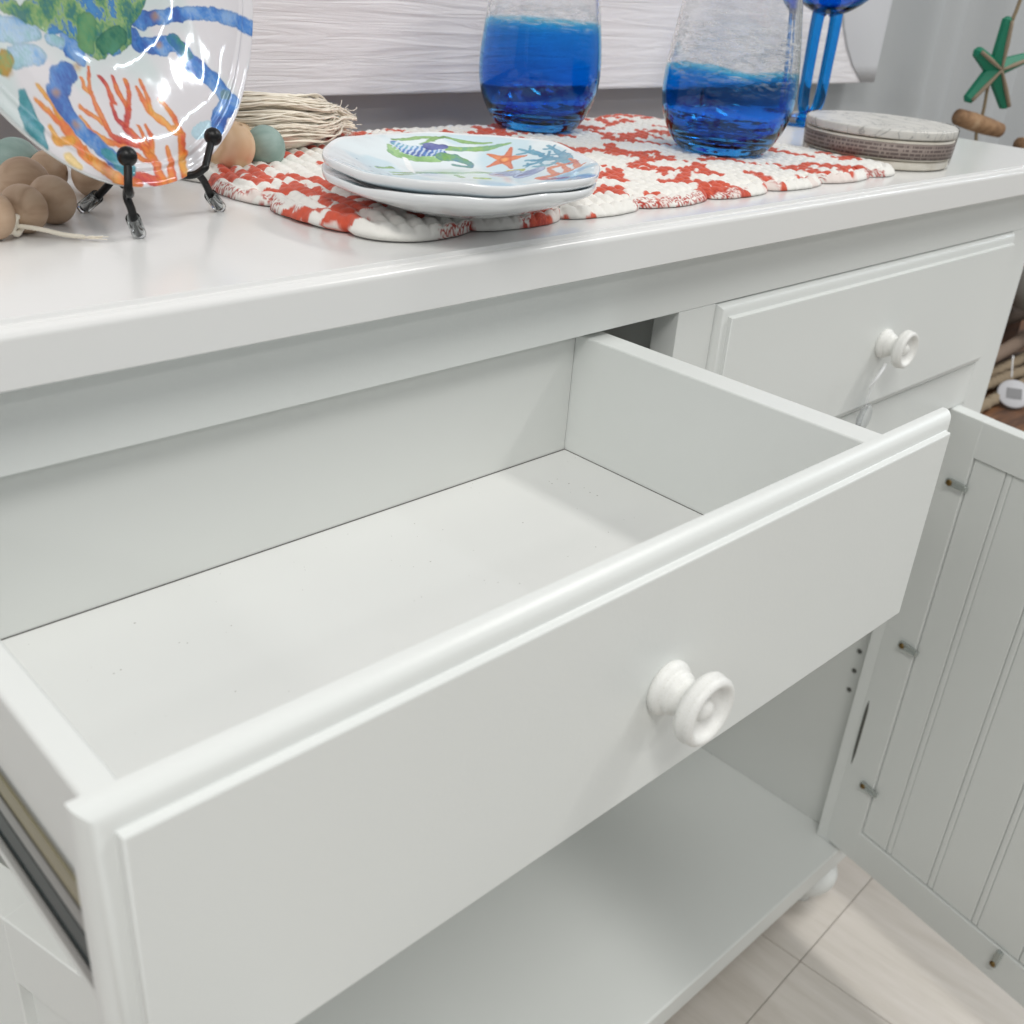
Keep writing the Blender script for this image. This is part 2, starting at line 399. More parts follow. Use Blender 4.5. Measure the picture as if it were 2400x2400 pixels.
# closed right drawer
dr2 = C(panel_front('drawer', .5545, 1.0040, .7395, .8632, .0030, PAINT, cab)); dr2['label'] = 'closed drawer'
knob(.7815, -.0078, .8000, dr2)
TAGP = mat('clear_tag_plastic', (.93, .95, .96), .15, **{'Transmission Weight': .85, 'IOR': 1.2})
# open left drawer : moved out by .1775
DYB = -.1745
dr = C(panel_front('drawer', .0621, .5110, .7385, .8622, DYB, PAINT, cab)); dr['label'] = 'pulled-out drawer'
ys = DYB + .0002
C(box('drawer_side', .0662, .0766, ys, .0260, .7745, .8606, PAINT, dr, bev=.0016, seg=3))
C(box('drawer_side', .4371, .4543, ys, .0260, .7745, .8606, PAINT, dr, bev=.0012, seg=3))
C(box('drawer_back', .0768, .4369, .0120, .0255, .7745, .8604, INNER, dr, bev=.0008))
C(box('drawer_bottom', .0770, .4367, ys + .0002, .0116, .7830, .7880, DUST, dr, bev=0))
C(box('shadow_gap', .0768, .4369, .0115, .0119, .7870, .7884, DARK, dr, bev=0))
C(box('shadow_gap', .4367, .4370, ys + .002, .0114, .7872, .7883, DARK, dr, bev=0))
knob(.2880, DYB - .0109, .7980, dr)
# telescopic slide on the drawer's left side
C(box('slide', .0655, .0662, -.1730, .0200, .7863, .8275, STEEL, dr, bev=.0006))
C(box('slide', .0649, .0654, -.1730, .0200, .8180, .8262, STEELY, dr, bev=.0006))
C(box('slide', .0646, .0654, -.1730, .0200, .8085, .8160, STEEL, dr, bev=.0006))
C(box('slide', .0651, .0654, -.1730, .0200, .7955, .8070, STEELD, dr, bev=.0006))
C(box('slide', .0644, .0654, -.1730, .0200, .7868, .7925, STEEL, dr, bev=.0006))
C(box('slide', .4545, .4580, -.1640, .0200, .7863, .8275, STEEL, dr, bev=.0006))
knobspot = None

# doors: local frame s (0..w) from hinge, t thickness, z
def door(ox, oy, ang, flip, z0, z1, w, th, label, clips):
    """built in local coords: x = s along door, y = thickness (0 = outside face when closed, th = inside)"""
    mt = Matrix.Translation((ox, oy, 0)) @ Matrix.Rotation(ang, 4, 'Z')
    if flip: mt = mt @ Matrix.Scale(-1, 4, (1, 0, 0))
    def D(o):
        for v in o.data.vertices: v.co = mt @ v.co - cab.location
        if flip: o.data.flip_normals()
        return o
    st = .0405; rl = .0375
    bm = bm_box(0, st, 0, th, z0, z1, .0009, 3)
    bm_box(w - st, w, 0, th, z0, z1, .0009, 3, bm)
    bm_box(st - .001, w - st + .001, .0002, th - .0002, z1 - rl, z1 - .0002, .0009, 3, bm); bm_box(st - .001, w - st + .001, .0002, th - .0002, z0 + .0002, z0 + rl + .006, .0009, 3, bm)
    d = D(frombm('door', bm, PAINT, cab)); shade_auto(d); d['label'] = label
    s = st + .0009; pitch = .0572; zz0, zz1 = z0 + rl + .0070, z1 - rl - .0012
    first = True
    while s < w - st - .004:
        e = min(s + (.0335 if first else pitch - .0078), w - st - .0009); first = False
        D(shade_auto(frombm('bead_board', bm_box(s, e, th - .0105, th - .0026, zz0, zz1, .0009, 3), PAINT, d)))
        s = e + .0002
        if s + .0075 < w - st:
            D(shade_auto(frombm('bead', bm_box(s + .0003, s + .0071, th - .0100, th - .0028, zz0, zz1, .0015, 3), PAINT, d)))
            s += .0076
    D(frombm('panel_back', bm_box(st - .004, w - st + .004, th - .0125, th - .0107, zz0 - .006, zz1 + .006), PAINT, d))
    for cs, cz, a in clips:
        V, F = merge([sphere_data((0, .0044, .0), .0034, 14, 8, (1, .55, 1))])
        m2 = Matrix.Translation((cs, th + .0012, cz))
        D(frompy('screw', [m2 @ Vector(v) for v in V], F, BRASS, d, True))
        bm = bm_box(-.0050, .0190, -.0012, .0042, -.0052, .0052, .0018, 2)
        for v in bm.verts:
            if v.co.x > .012: v.co.z *= .6
            if v.co.x < -.002: v.co.z *= .7
        bmesh.ops.transform(bm, matrix=m2 @ Matrix.Rotation(a, 4, 'Y'), verts=bm.verts)
        D(frombm('clip', bm, CLIP, d))
    return d
# right door: inner face through (.981,0), pointing (-.19,-.982)
ra = math.atan2(.982, .19)     # direction of -s
cl = [(.0270, .6270, 0.0), (.0275, .4335, .02), (.0300, .2400, .05), (.2285, .1560, R(-85)), (.34, .1560, R(-90)), (.43, .24, R(180)), (.43, .43, R(180)), (.43, .62, R(180))]
door(.9985, .0020, ra, True, .1305, .6957, .4560, .0177, 'open door on the right', cl)
# left door: outer face through (.064,0) direction (.25,-.968)
door(.0640, -.0010, math.atan2(-.968, .25), False, .1305, .6967, .4560, .0177, 'open door on the left', cl)
V, F = tube_data([(0, 0, z) for z in (.245, .27, .29, .33, .345)], [.0008, .0022, .0024, .0024, .0010], 8)
C(frompy('hinge', [(v[0] + .9812, v[1] + .0, v[2]) for v in V], F, mat('dark_hinge', (.12, .12, .11), .4, Metallic=.8), cab, True))

# tag loop hung on the right drawer's knob
tl = empty('price_tag', (.757, -.02, .77)); tag(tl, 'clear round price tag on a thin plastic loop hanging from the closed drawer knob', 'price tag')
def rl_(o, p): return rel(o, p)
WPL = mat('white_plastic', (.85, .86, .87), .3)
rl_(tube('loop', [(.7680, -.0215, .7890), (.7605, -.0235, .7870), (.7555, -.0225, .7800), (.7545, -.020, .7740), (.7550, -.0185, .7700)], [.0008, .0012, .0013, .0011, .0006], WPL, tl, 8), tl)
rl_(tube('string', [(.7695, -.0195, .7885), (.7690, -.0150, .7760), (.7680, -.0130, .7620), (.7690, -.0125, .7500)], .00035, WPL, tl, 6), tl)
rl_(tube('string', [(.7735, -.0195, .7880), (.7730, -.0150, .7740), (.7700, -.0130, .7600), (.7690, -.0125, .7500)], .00035, WPL, tl, 6), tl)
mt = Matrix.Translation((.7700, -.0125, .7400)) @ Matrix.Rotation(R(90), 4, 'X')
rl_(lathe('disc', [(0, 0), (.0118, 0), (.0122, .0005), (.0118, .001), (0, .001)], TAGP, tl, 40, mtx=mt), tl)

# ------------------------------------------------------------------ placemat
MX0, MX1, MY0, MY1 = .2890, .784, .0090, .270
def mat_outline(th):
    cx, cy = (MX0 + MX1) / 2, (MY0 + MY1) / 2; hx, hy = (MX1 - MX0) / 2 - .006, (MY1 - MY0) / 2 - .006
    # rounded rectangle via superellipse-ish ray march
    rc = .024; dx, dy = math.cos(th), math.sin(th); lo, hi = 0, .5
    for _ in range(30):
        r = (lo + hi) / 2; x, y = abs(dx * r), abs(dy * r); qx, qy = x - (hx - rc), y - (hy - rc)
        d = math.hypot(max(qx, 0), max(qy, 0)) + min(max(qx, qy), 0) - rc
        if d > 0: hi = r
        else: lo = r
    return cx + dx * lo, cy + dy * lo
NA = 1500; NR = 210
ths = []; pts = [mat_outline(2 * math.pi * i / 4000) for i in range(4000)]
P = np.array(pts); seg = np.hypot(*(np.roll(P, -1, 0) - P).T); cum = np.concatenate([[0], np.cumsum(seg)]); Ltot = cum[-1]
u = np.linspace(0, Ltot, NA, endpoint=False)
ox = np.interp(u, cum, np.append(P[:, 0], P[0, 0])); oy = np.interp(u, cum, np.append(P[:, 1], P[0, 1]))
tx = np.roll(ox, -3) - np.roll(ox, 3); ty = np.roll(oy, -3) - np.roll(oy, 3); tl_ = np.hypot(tx, ty); nx_, ny_ = ty / tl_, -tx / tl_
nsc = 22; ph0 = .38
sc_ = np.sqrt(np.maximum(1 - (2 * ((u / Ltot * nsc + ph0) % 1) - 1) ** 2 * .96, 0))  # scallop arcs
sc_ = sc_ * .0105 + (fbm(u * 140, u * 0 + 2) - .5) * .0016
ox = ox + nx_ * sc_; oy = oy + ny_ * sc_
cx, cy = (MX0 + MX1) / 2, (MY0 + MY1) / 2
s_ = np.linspace(0, 1, NR) ** .8
GX = cx + (ox - cx)[None, :] * s_[:, None]; GY = cy + (oy - cy)[None, :] * s_[:, None]
ed = (1 - s_)[:, None] * np.hypot(ox - cx, oy - cy)[None, :]           # distance to the edge
ca, sa = math.cos(R(-14)), math.sin(R(-14))
A = (GX * ca + GY * sa) * 1000; B = (-GX * sa + GY * ca) * 1000       # A across rows, B along rows (mm)
Aw = A + (fbm(A * .05, B * .05) - .5) * 6
pit = 8.4; row = np.floor(Aw / pit); fa = Aw / pit - row
q = 9.0; phs = vnoise(row * 1.7, row * 0 + .5) * q * 3
puff = np.abs(np.sin(math.pi * fa)) ** .55 * (.62 + .38 * np.abs(np.sin(math.pi * (B + phs + 2 * np.sin(fa * math.pi)) / q)) ** .6)
wr = (fbm(A * .35, B * .8, 3) - .5)
hgt = .0032 + .0030 * puff + .0006 * wr
edge = np.sqrt(np.clip(1 - (1 - np.clip(ed / .0050, 0, 1)) ** 2, 0, 1)) * (.68 + .32 * sstep(.004, .02, ed))
hem = np.exp(-((ed - .006) / .003) ** 2) * .0016 - np.exp(-((ed - .0115) / .0013) ** 2) * .0018
GZ = (hgt + hem) * edge + .0022 * (fbm(GX * 22, GY * 22) ) * np.clip(ed / .01, 0, 1)
lift = .004 * np.exp(-((GX - .296) ** 2 + (GY - .03) ** 2) / .045 ** 2) + .003 * np.exp(-((GX - .77) ** 2 + (GY - .26) ** 2) / .05 ** 2)
GZ = ZT + .0006 + np.maximum(GZ + lift * .6, 0)
V = np.stack([GX, GY, GZ], -1).reshape(-1, 3)
F = []
idx = np.arange(NR * NA).reshape(NR, NA); r2 = np.roll(idx, -1, 1)
quads = np.stack([idx[:-1], r2[:-1], r2[1:], idx[1:]], -1).reshape(-1, 4)
# underside skirt: inward ring at table height
und = np.stack([cx + (ox - cx) * .985, cy + (oy - cy) * .985, np.full(NA, ZT + .0004)], -1)
V = np.concatenate([V, und]); base = NR * NA; a = idx[-1]; b2 = base + np.arange(NA)
quads = np.concatenate([quads, np.stack([a, np.roll(a, -1), np.roll(b2, -1), b2], -1)])
me = bpy.data.meshes.new('placemat'); me.vertices.add(len(V)); me.vertices.foreach_set('co', V.astype(np.float32).ravel())
me.loops.add(len(quads) * 4); me.loops.foreach_set('vertex_index', quads.astype(np.int32)[:, ::1].ravel())
me.polygons.add(len(quads)); me.polygons.foreach_set('loop_start', np.arange(len(quads), dtype=np.int32) * 4)
me.update(calc_edges=True); me.validate()
x = V[:, 0] * 1000; y = V[:, 1] * 1000
a_ = x * ca + y * sa; b_ = -x * sa + y * ca
wx = x + (fbm(x * .16, y * .16, 2) - .5) * 5; wy = y + (fbm(x * .16 + 40, y * .16, 2) - .5) * 5
web = np.full(len(x), 9.0)
rg = random.Random(11)
def limb(px, py, ang, w, depth):
    L_ = rg.uniform(8, 14) * (.72 + .1 * depth); qx, qy = px + L_ * math.cos(ang), py + L_ * math.sin(ang); w2 = w * rg.uniform(.86, 1.04)
    m_ = np.nonzero((wx > min(px, qx) - 6) & (wx < max(px, qx) + 6) & (wy > min(py, qy) - 6) & (wy < max(py, qy) + 6))[0]
    if len(m_):
        dx, dy = qx - px, qy - py; ux = wx[m_] - px; uy = wy[m_] - py; t = np.clip((ux * dx + uy * dy) / (dx * dx + dy * dy), 0, 1)
        web[m_] = np.minimum(web[m_], np.hypot(ux - t * dx, uy - t * dy) - (w + (w2 - w) * t))
    if depth <= 0: return
    if rg.random() < .78:
        sp_ = rg.uniform(.35, .62); limb(qx, qy, ang + sp_, w2 * .93, depth - 1); limb(qx, qy, ang - sp_ * rg.uniform(.7, 1.2), w2 * .93, depth - 1)
    else: limb(qx, qy, ang + rg.uniform(-.4, .4), w2, depth - 1)
for gi in range(13):
    for gj in range(8):
        limb(280 + gi * 42 + rg.uniform(-9, 9), 0 + gj * 39 + (gi % 2) * 19 + rg.uniform(-7, 7), rg.uniform(0, 6.28), 5.0, 3)
red = sstep(.25, -.25, web)
edr = np.concatenate([ed.ravel(), np.zeros(NA)])
speck = sstep(.50, .55, fbm(a_ * 1.9, b_ * 1.9 + V[:, 2] * 2500, 2))
hemzone = sstep(.0055, .0042, edr) * sstep(.47, .53, fbm(x * .035, y * .035 + 7, 2))
whitehem = sstep(.0095, .0085, edr) * (1 - sstep(.46, .50, fbm(x * .05 + 9, y * .05, 2)))
red = red * (1 - .85 * whitehem)
cr = np.array(srgb(206, 84, 58)); cr2 = np.array(srgb(180, 62, 48)); cw = np.array(srgb(238, 236, 230))
cr_ = cr * (1 + (fbm(x * .6, y * .6, 3) - .5)[:, None] * .35)
col = cw * (1 - red[:, None]) + cr_ * red[:, None]
hz = hemzone * speck; col = col * (1 - hz[:, None]) + cr2 * hz[:, None]
PMM = print_mat('quilted_cotton', .9, **{'Sheen Weight': .25}); n, l, p = nt(PMM)
tc = n.new('ShaderNodeTexCoord'); t1 = n.new('ShaderNodeTexNoise'); t1.inputs['Scale'].default_value = 420; t1.inputs['Detail'].default_value = 4
l.new(tc.outputs['Object'], t1.inputs['Vector']); b = n.new('ShaderNodeBump'); b.inputs['Strength'].default_value = .4; b.inputs['Distance'].default_value = .0006
l.new(t1.outputs['Fac'], b.inputs['Height']); l.new(b.outputs[0], p.inputs['Normal'])
pm = link('placemat', me, PMM, smooth=True); setcol(pm, col)
tag(pm, 'quilted cotton placemat with red coral print on white and scalloped hem', 'placemat')

# ------------------------------------------------------------------ platter on its stand
pn = np.array([0.47063293, -0.85962864, 0.19885482]); ph = np.array([.87714616, .4802235, 0]); pu = np.array([-.09549476, .17442474, .98002896])
pc = np.array([.2151, .0962, 1.05843]); PR = .1128
S = {"body":[[-48.0,-38.4],[-31.8,-30],[-10.9,-26],[20,-26],[34,-36],[27.0,-42.3],[17.7,-48.0],[14.1,-54.3],[5.7,-58.2],[-2.9,-58.8],[-12.4,-60.0],[-17.5,-57.7],[-21.8,-52.1],[-28.9,-49.4],[-35.4,-49.8],[-41.3,-47.2],[-52.5,-43.8],[-63.8,-40.5],[-72,-36],[-60,-28]],"armA":[[24.4,-45.0],[33.1,-44.6],[47.0,-43.9],[61.6,-43.0],[77.0,-44.9],[90.4,-47.7],[102.3,-52.9]],"armB0":[[17.5,-50.7],[18.4,-55.5]],"armB1":[[22.5,-55.1],[32.1,-56.5],[41.9,-55.7],[46.7,-57.0],[48.1,-61.6],[51.4,-66.9],[58.1,-72.6],[62.8,-78.2],[67.2,-83.4],[57.2,-88.6],[51.3,-94.1]],"armC0":[[-37.0,-50.7],[-32.8,-52.7]],"armC1":[[-25.5,-51.0],[-25.2,-55.9],[-23.4,-59.5]],"armD":[[-34.9,-63.3],[-40.5,-65.0],[-44.4,-68.6],[-49.2,-70.7],[-48.5,-76.1],[-46.0,-81.2],[-41.8,-86.7],[-36.0,-92.4],[-29.7,-97.9],[-22.1,-103.2]],"legE":[[-67.9,-57.9],[-60.9,-56.3],[-50.6,-56.3]],"legF":[[-78,-46.6],[-61.1,-47.3],[-47.0,-48.0]],"legG":[[-70.5,-68.7],[-71.7,-77.9],[-71.2,-81.7]],"t1":[[-2.9,-113.1],[-1.8,-103.7],[-6.3,-97.0],[-16.6,-92.5],[-24.9,-89.0],[-25.9,-83.1],[-26.2,-75.9],[-25.1,-70.4],[-19.4,-62.2]],"t2":[[-5.6,-97.6],[-10.2,-90.6],[-16.3,-83.5],[-15.2,-77.8]],"t3":[[-12.2,-86.6],[-5.5,-79.7],[-6.9,-74.3],[-6.4,-67.0]],"t4":[[-5.5,-79.7],[-0.1,-74.8],[1.5,-69.0]],"t5":[[-13.5,-76.9],[-13.0,-69.7],[-15.0,-66.0]],"t6":[[-3.5,-99.5],[2.0,-92.4],[0.8,-87.3]],"t7":[[-3.5,-97.3],[-3.6,-90.7],[-4.2,-87.7]],"t8":[[-6.7,-102.5],[-12.2,-99.6],[-16.8,-97.4]],"t9":[[-25.7,-84.7],[-31.7,-80.6],[-36.8,-77.1]],"t10":[[-17.9,-93.5],[-29.4,-91.1],[-36.8,-86.7],[-39.9,-80.3]],"t11":[[-25.4,-71.9],[-28.6,-69.7],[-27.8,-65.7]],"o1":[[3.7,-113.0],[8.2,-105.0],[9.5,-98.3]],"o2":[[13.5,-112.1],[17.3,-104.4],[23.3,-94.1],[16.4,-90.6],[9.2,-83.7],[7.0,-77.5],[6.9,-72.1]],"o3":[[9.0,-83.1],[11.2,-75.6],[11.1,-70.2]],"o4":[[22.5,-92.3],[22.5,-86.0],[17.8,-77.8]],"o5":[[17.3,-104.4],[21.5,-102.0]],"l1":[[-31.5,-106.2],[-40.8,-99.6],[-47.3,-93.6],[-50.7,-86.7],[-53.9,-81.5],[-58.9,-77.1],[-64.2,-72.4]],"l2":[[-51.6,-88.6],[-59.7,-87.7],[-60.8,-82.2]],"l3":[[-53.1,-79.6],[-54.9,-73.1],[-59.6,-67.6]],"l4":[[-44.5,-96.5],[-44.9,-91.9]],"l5":[[-2.2,-112.7],[-14.0,-108.1],[-23.0,-105.2]],"y1":[[-57.8,-93.9],[-54.2,-98.3]],"b1":[[35.0,-94.8],[44.6,-93.4]],"y2":[[-23.9,-109.4],[-10.7,-111.7]]}
nr, na = 240, 1000
rr = np.concatenate([np.linspace(0, .3, 12), np.linspace(.31, 1, nr - 12)]); th = np.linspace(0, 2 * np.pi, na, endpoint=False)
wob = 1 + .006 * np.sin(3 * th + .5) + .004 * np.sin(7 * th + 2)
wob = np.ones_like(th)
UU = (rr[:, None] * np.cos(th)[None] * PR * wob).ravel(); VV = (rr[:, None] * np.sin(th)[None] * PR * wob).ravel()
rad = np.repeat(rr, na)
dep = -.0090 * (1 - sstep(.50, .93, rad)) - .0022 * (1 - sstep(.925, 1.0, rad)) + .0007 * np.exp(-((rad - .93) / .010) ** 2) + .0010 * (fbm(UU * 45, VV * 30 + 4, 1) - .5)
blk, grn, blu = srgb(48, 120, 110), srgb(120, 165, 90), srgb(40, 110, 190)
pt = Paint(UU * 1000, VV * 1000, srgb(224, 220, 223), sx=.62, warp=.75, wsc=.28)
aqua = fbm(UU * 22 + 2, VV * 22, 3)
pt.col = pt.col * (1 - .5 * sstep(.46, .62, aqua)[:, None]) + np.array(srgb(196, 222, 218)) * (.5 * sstep(.46, .62, aqua)[:, None])
blues = [srgb(30, 84, 170), srgb(58, 128, 205), srgb(130, 170, 220)]; bgs = [srgb(20, 80, 130), srgb(60, 130, 180), srgb(120, 160, 90), srgb(190, 150, 60)]
teals = [srgb(25, 95, 115), srgb(60, 150, 160), srgb(110, 170, 190)]
pale = [srgb(110, 165, 215), srgb(170, 200, 225), srgb(150, 195, 205)]
pt.stroke(S['legF'], [4.5, 5, 3.5], pale); pt.stroke(S['legE'], [3.5, 4.5, 4], pale); pt.stroke(S['legG'], [1, 3.2, 3.6], teals)
pt.stroke([[-76, -60], [-72, -57]], 3, bgs); pt.stroke([[-70, -82], [-68, -90]], [3.4, .6], teals)
pt.stroke([[-80, -30], [-92, -52]], [7, 3], pale)
pt.ws = .78
reds = [srgb(190, 40, 50), srgb(222, 92, 60), srgb(240, 140, 60)]; orgs = [srgb(225, 95, 50), srgb(240, 140, 60), srgb(245, 180, 90)]; yel = [srgb(235, 150, 40), srgb(245, 195, 100)]
pt.stroke(S['l1'], [3.6, 3, 2.4, 1.6, 1.2], orgs); pt.stroke(S['l2'], [2.2, 2, 1.1], yel); pt.stroke(S['l3'], [1.6, 1.6, 1.2], yel); pt.stroke(S['l4'], 1.3, orgs); pt.stroke(S['l5'], [4, 3, 2], reds)
pt.stroke([[-31, -106], [-20, -110]], [3.8, 3], orgs); pt.stroke(S['y1'], 2.2, [srgb(245, 215, 150)]); 
for k_, w_ in (('o1', [2.8, 2, 1.1]), ('o2', [1.7, 2.4, 2.3, 2.2, 1.7, 1.1]), ('o3', [1.4, 1]), ('o4', [2, 1.5, 1]), ('o5', [1.5, 1.3]), ('t10', [1.8, 1.5, 1]), ('t9', [1.6, 1.2]), ('t11', [1.5, 1]), ('t6', [1.8, 1.4, .9]), ('t7', [1.4, .9])): pt.stroke(S[k_], w_, orgs)
for k_, w_ in (('t1', [3.2, 2.4, 1.9, 1.9, 1.6, 1.5, 1.5, 1.2, .9]), ('t2', [2.1, 1.6, 1]), ('t3', [1.4, 1.5, 1.7, 1]), ('t4', [1.3, 1.3, 1]), ('t5', [1.4, 1.4, 1]), ('t8', [1.3, 1.6, .8])): pt.stroke(S[k_], w_, reds)
pt.stroke(S['b1'], [3.5, 4.5], [srgb(190, 222, 235)], edge=.1)
pt.ws = .95
pt.stroke(S['armD'], [4.0, 4.6, 4.6, 4.0, 3.8, 3.4, 3.2, 3.2, 3.8, 3.0], blues); pt.stroke([[-33, -95], [-22.1, -103.2]], [2, 4.0], teals, edge=.15)
pt.stroke(S['armC1'], [3.4, 4.6, 2.6], blues); pt.stroke(S['armC0'], 2.6, pale)
pt.stroke(S['armA'], [4.6, 3.2, 3.4, 3.2, 3.4, 3.6, 4], blues); pt.stroke(S['armB0'], [2.6, 3.0], blues)
pt.stroke(S['armB1'], [3.4, 4.6, 3.8, 3.2, 3.8, 4.6, 4.2, 3.6, 3.9, 3.8, 3.4], blues)
pt.stroke([[44, -54], [49, -61]], [3, 2.6], [srgb(70, 140, 120), srgb(50, 110, 170)], edge=.05); pt.stroke([[65.5, -80.5]], 2.6, [srgb(110, 140, 110)], edge=0, op=.6)
for q_ in ([-49, -70.5], [-45, -83], [33, -56], [36, -44], [-76, -47], [-74, -62], [-27, -62]): pt.stroke([q_], 1.5, [srgb(190, 140, 60)], edge=0, op=.65, soft=1.4)
pt.poly(S['body'], [srgb(40, 115, 110), srgb(95, 150, 95), srgb(150, 180, 110), srgb(45, 120, 190), srgb(60, 140, 200)])
pt.stroke([[-3, -54], [6, -51]], [4.5, 4.5], [srgb(40, 110, 90), srgb(85, 150, 110)]); pt.stroke([[-16, -54], [-12, -45]], [3.5, 4], [srgb(60, 135, 110), srgb(120, 165, 100)])
PLM = print_mat('iridescent_melamine_glaze', .07, **{'Coat Weight': .6, 'Coat Roughness': .03, 'Thin Film Thickness': 420.0, 'Thin Film IOR': 1.5}); 
n, l, p = nt(PLM); tc = n.new('ShaderNodeTexCoord'); mp = n.new('ShaderNodeMapping'); mp.inputs['Scale'].default_value = (1, 1, .35); l.new(tc.outputs['Object'], mp.inputs[0])
t1 = n.new('ShaderNodeTexNoise'); t1.inputs['Scale'].default_value = 85; t1.inputs['Detail'].default_value = .5; t1.inputs['Distortion'].default_value = .4; l.new(mp.outputs[0], t1.inputs['Vector'])
b = n.new('ShaderNodeBump'); b.inputs['Strength'].default_value = .26; b.inputs['Distance'].default_value = .0014
l.new(t1.outputs['Fac'], b.inputs['Height']); l.new(b.outputs[0], p.inputs['Normal']); l.new(b.outputs[0], p.inputs['Coat Normal'])
def grid_np(name, W, NRr, NAa, m, parent, backs):
    idx = np.arange(NRr * NAa).reshape(NRr, NAa); r2 = np.roll(idx, -1, 1)
    quads = np.stack([idx[:-1], r2[:-1], r2[1:], idx[1:]], -1).reshape(-1, 4); V = [W]; last = idx[-1]; k = NRr * NAa
    for bk in backs:
        V.append(bk); cur = k + np.arange(NAa); quads = np.concatenate([quads, np.stack([last, np.roll(last, -1), np.roll(cur, -1), cur], -1)]); last = cur; k += NAa
    V = np.concatenate(V); me = bpy.data.meshes.new(name); me.vertices.add(len(V)); me.vertices.foreach_set('co', V.astype(np.float32).ravel())
    me.loops.add(len(quads) * 4); me.loops.foreach_set('vertex_index', quads.astype(np.int32).ravel()); me.polygons.add(len(quads)); me.polygons.foreach_set('loop_start', np.arange(len(quads), dtype=np.int32) * 4)
    me.update(calc_edges=True); me.validate(); return link(name, me, m, parent, True), len(V)
def w3(u, v, d): return pc + u[:, None] * ph + v[:, None] * pu + d[:, None] * pn
W = w3(UU, VV, dep); backs = []
for r_, d_ in ((1.004, -.0008), (1.003, -.0022), (.99, -.0036), (.93, -.008), (.85, -.0125), (.7, -.0150), (.3, -.0155), (.01, -.0155)):
    backs.append(w3(np.cos(th) * PR * r_, np.sin(th) * PR * r_, np.full(na, d_)))
plo, nv = grid_np('platter', W, len(rr), na, PLM, None, backs)
colr = np.tile(np.array(srgb(225, 230, 230)), (nv, 1)); colr[:len(pt.col)] = pt.col; setcol(plo, colr)
tag(plo, 'large round glossy plate with watercolour crab and coral standing upright on a black wire stand', 'plate')

st = empty('plate_stand', (.225, .09, ZT)); tag(st, 'black wire easel stand with clear rubber feet holding the upright crab plate', 'plate stand')
foot_F = (.2077, .0708, ZT + .002); foot_L = (.2069, .1269, ZT + .002); foot_R = (.2658, .1029, ZT + .002)
wires = [[(.2150, .0850, .9500), (.2075, .0760, .9485), (.2020, .0665, .9460), (.2030, .0655, .9410), (.2055, .0680, .9330), (.2077, .0705, .9290)],
         [(.2205, .0905, .9505), (.2360, .0960, .9515), (.2455, .0930, .9500), (.2530, .0950, .9450), (.2600, .0995, .9350), (.2656, .1026, .9290)],
         [(.2230, .1000, .9520), (.2190, .1080, .9480), (.2130, .1180, .9370), (.2072, .1265, .9290)]]
for wv in wires: rl_(tube('leg', wv, .00175, BLACK, st, 12, 6), st)
hooks = [([(.2075, .0760, .9485), (.2020, .0630, .9480), (.1975, .0540, .9500), (.1966, .0525, .9530), (.1985, .0552, .9610), (.1991, .0564, .9643)]),
         ([(.2280, .0940, .9500), (.2413, .0852, .9489), (.2460, .0800, .9525), (.2480, .0812, .9545), (.2530, .0854, .9615), (.2556, .0873, .9650)])]
for hk in hooks:
    rl_(tube('hook', hk, .00170, BLACK, st, 12, 6), st)
    V, F = sphere_data(hk[-1], .0041, 24, 16); rl_(frompy('ball_tip', V, F, BLACK, st, True), st)
rl_(tube('hook', [(.2050, .0760, .9490), (.2200, .0880, .9500), (.2480, .0975, .9498)], .0017, BLACK, st, 12, 6), st)
rl_(tube('back_support', [(.2205, .0925, .9500), (.2290, .1150, .9560), (.2200, .1300, 1.0100), (.2190, .1290, 1.0600)], .0017, BLACK, st, 12, 6), st)
for f, wv in ((foot_F, wires[0]), (foot_R, wires[1]), (foot_L, wires[2])):
    a = np.array(wv[-1]); d = np.array(wv[-2]) - a; d /= np.linalg.norm(d); e0 = a - d * .0008; e1 = a + d * .0120
    mt = Matrix.Translation(tuple(e0)) @ Vector(tuple(d)).to_track_quat('Z', 'Y').to_matrix().to_4x4()
    rl_(lathe('rubber_foot', [(0, -.0002), (.0026, -.0002), (.0031, .0006), (.0031, .0115), (.0027, .0122), (.0024, .0118), (.0024, .0022), (0, .0020)], CLEARP, st, 28, mtx=mt), st)

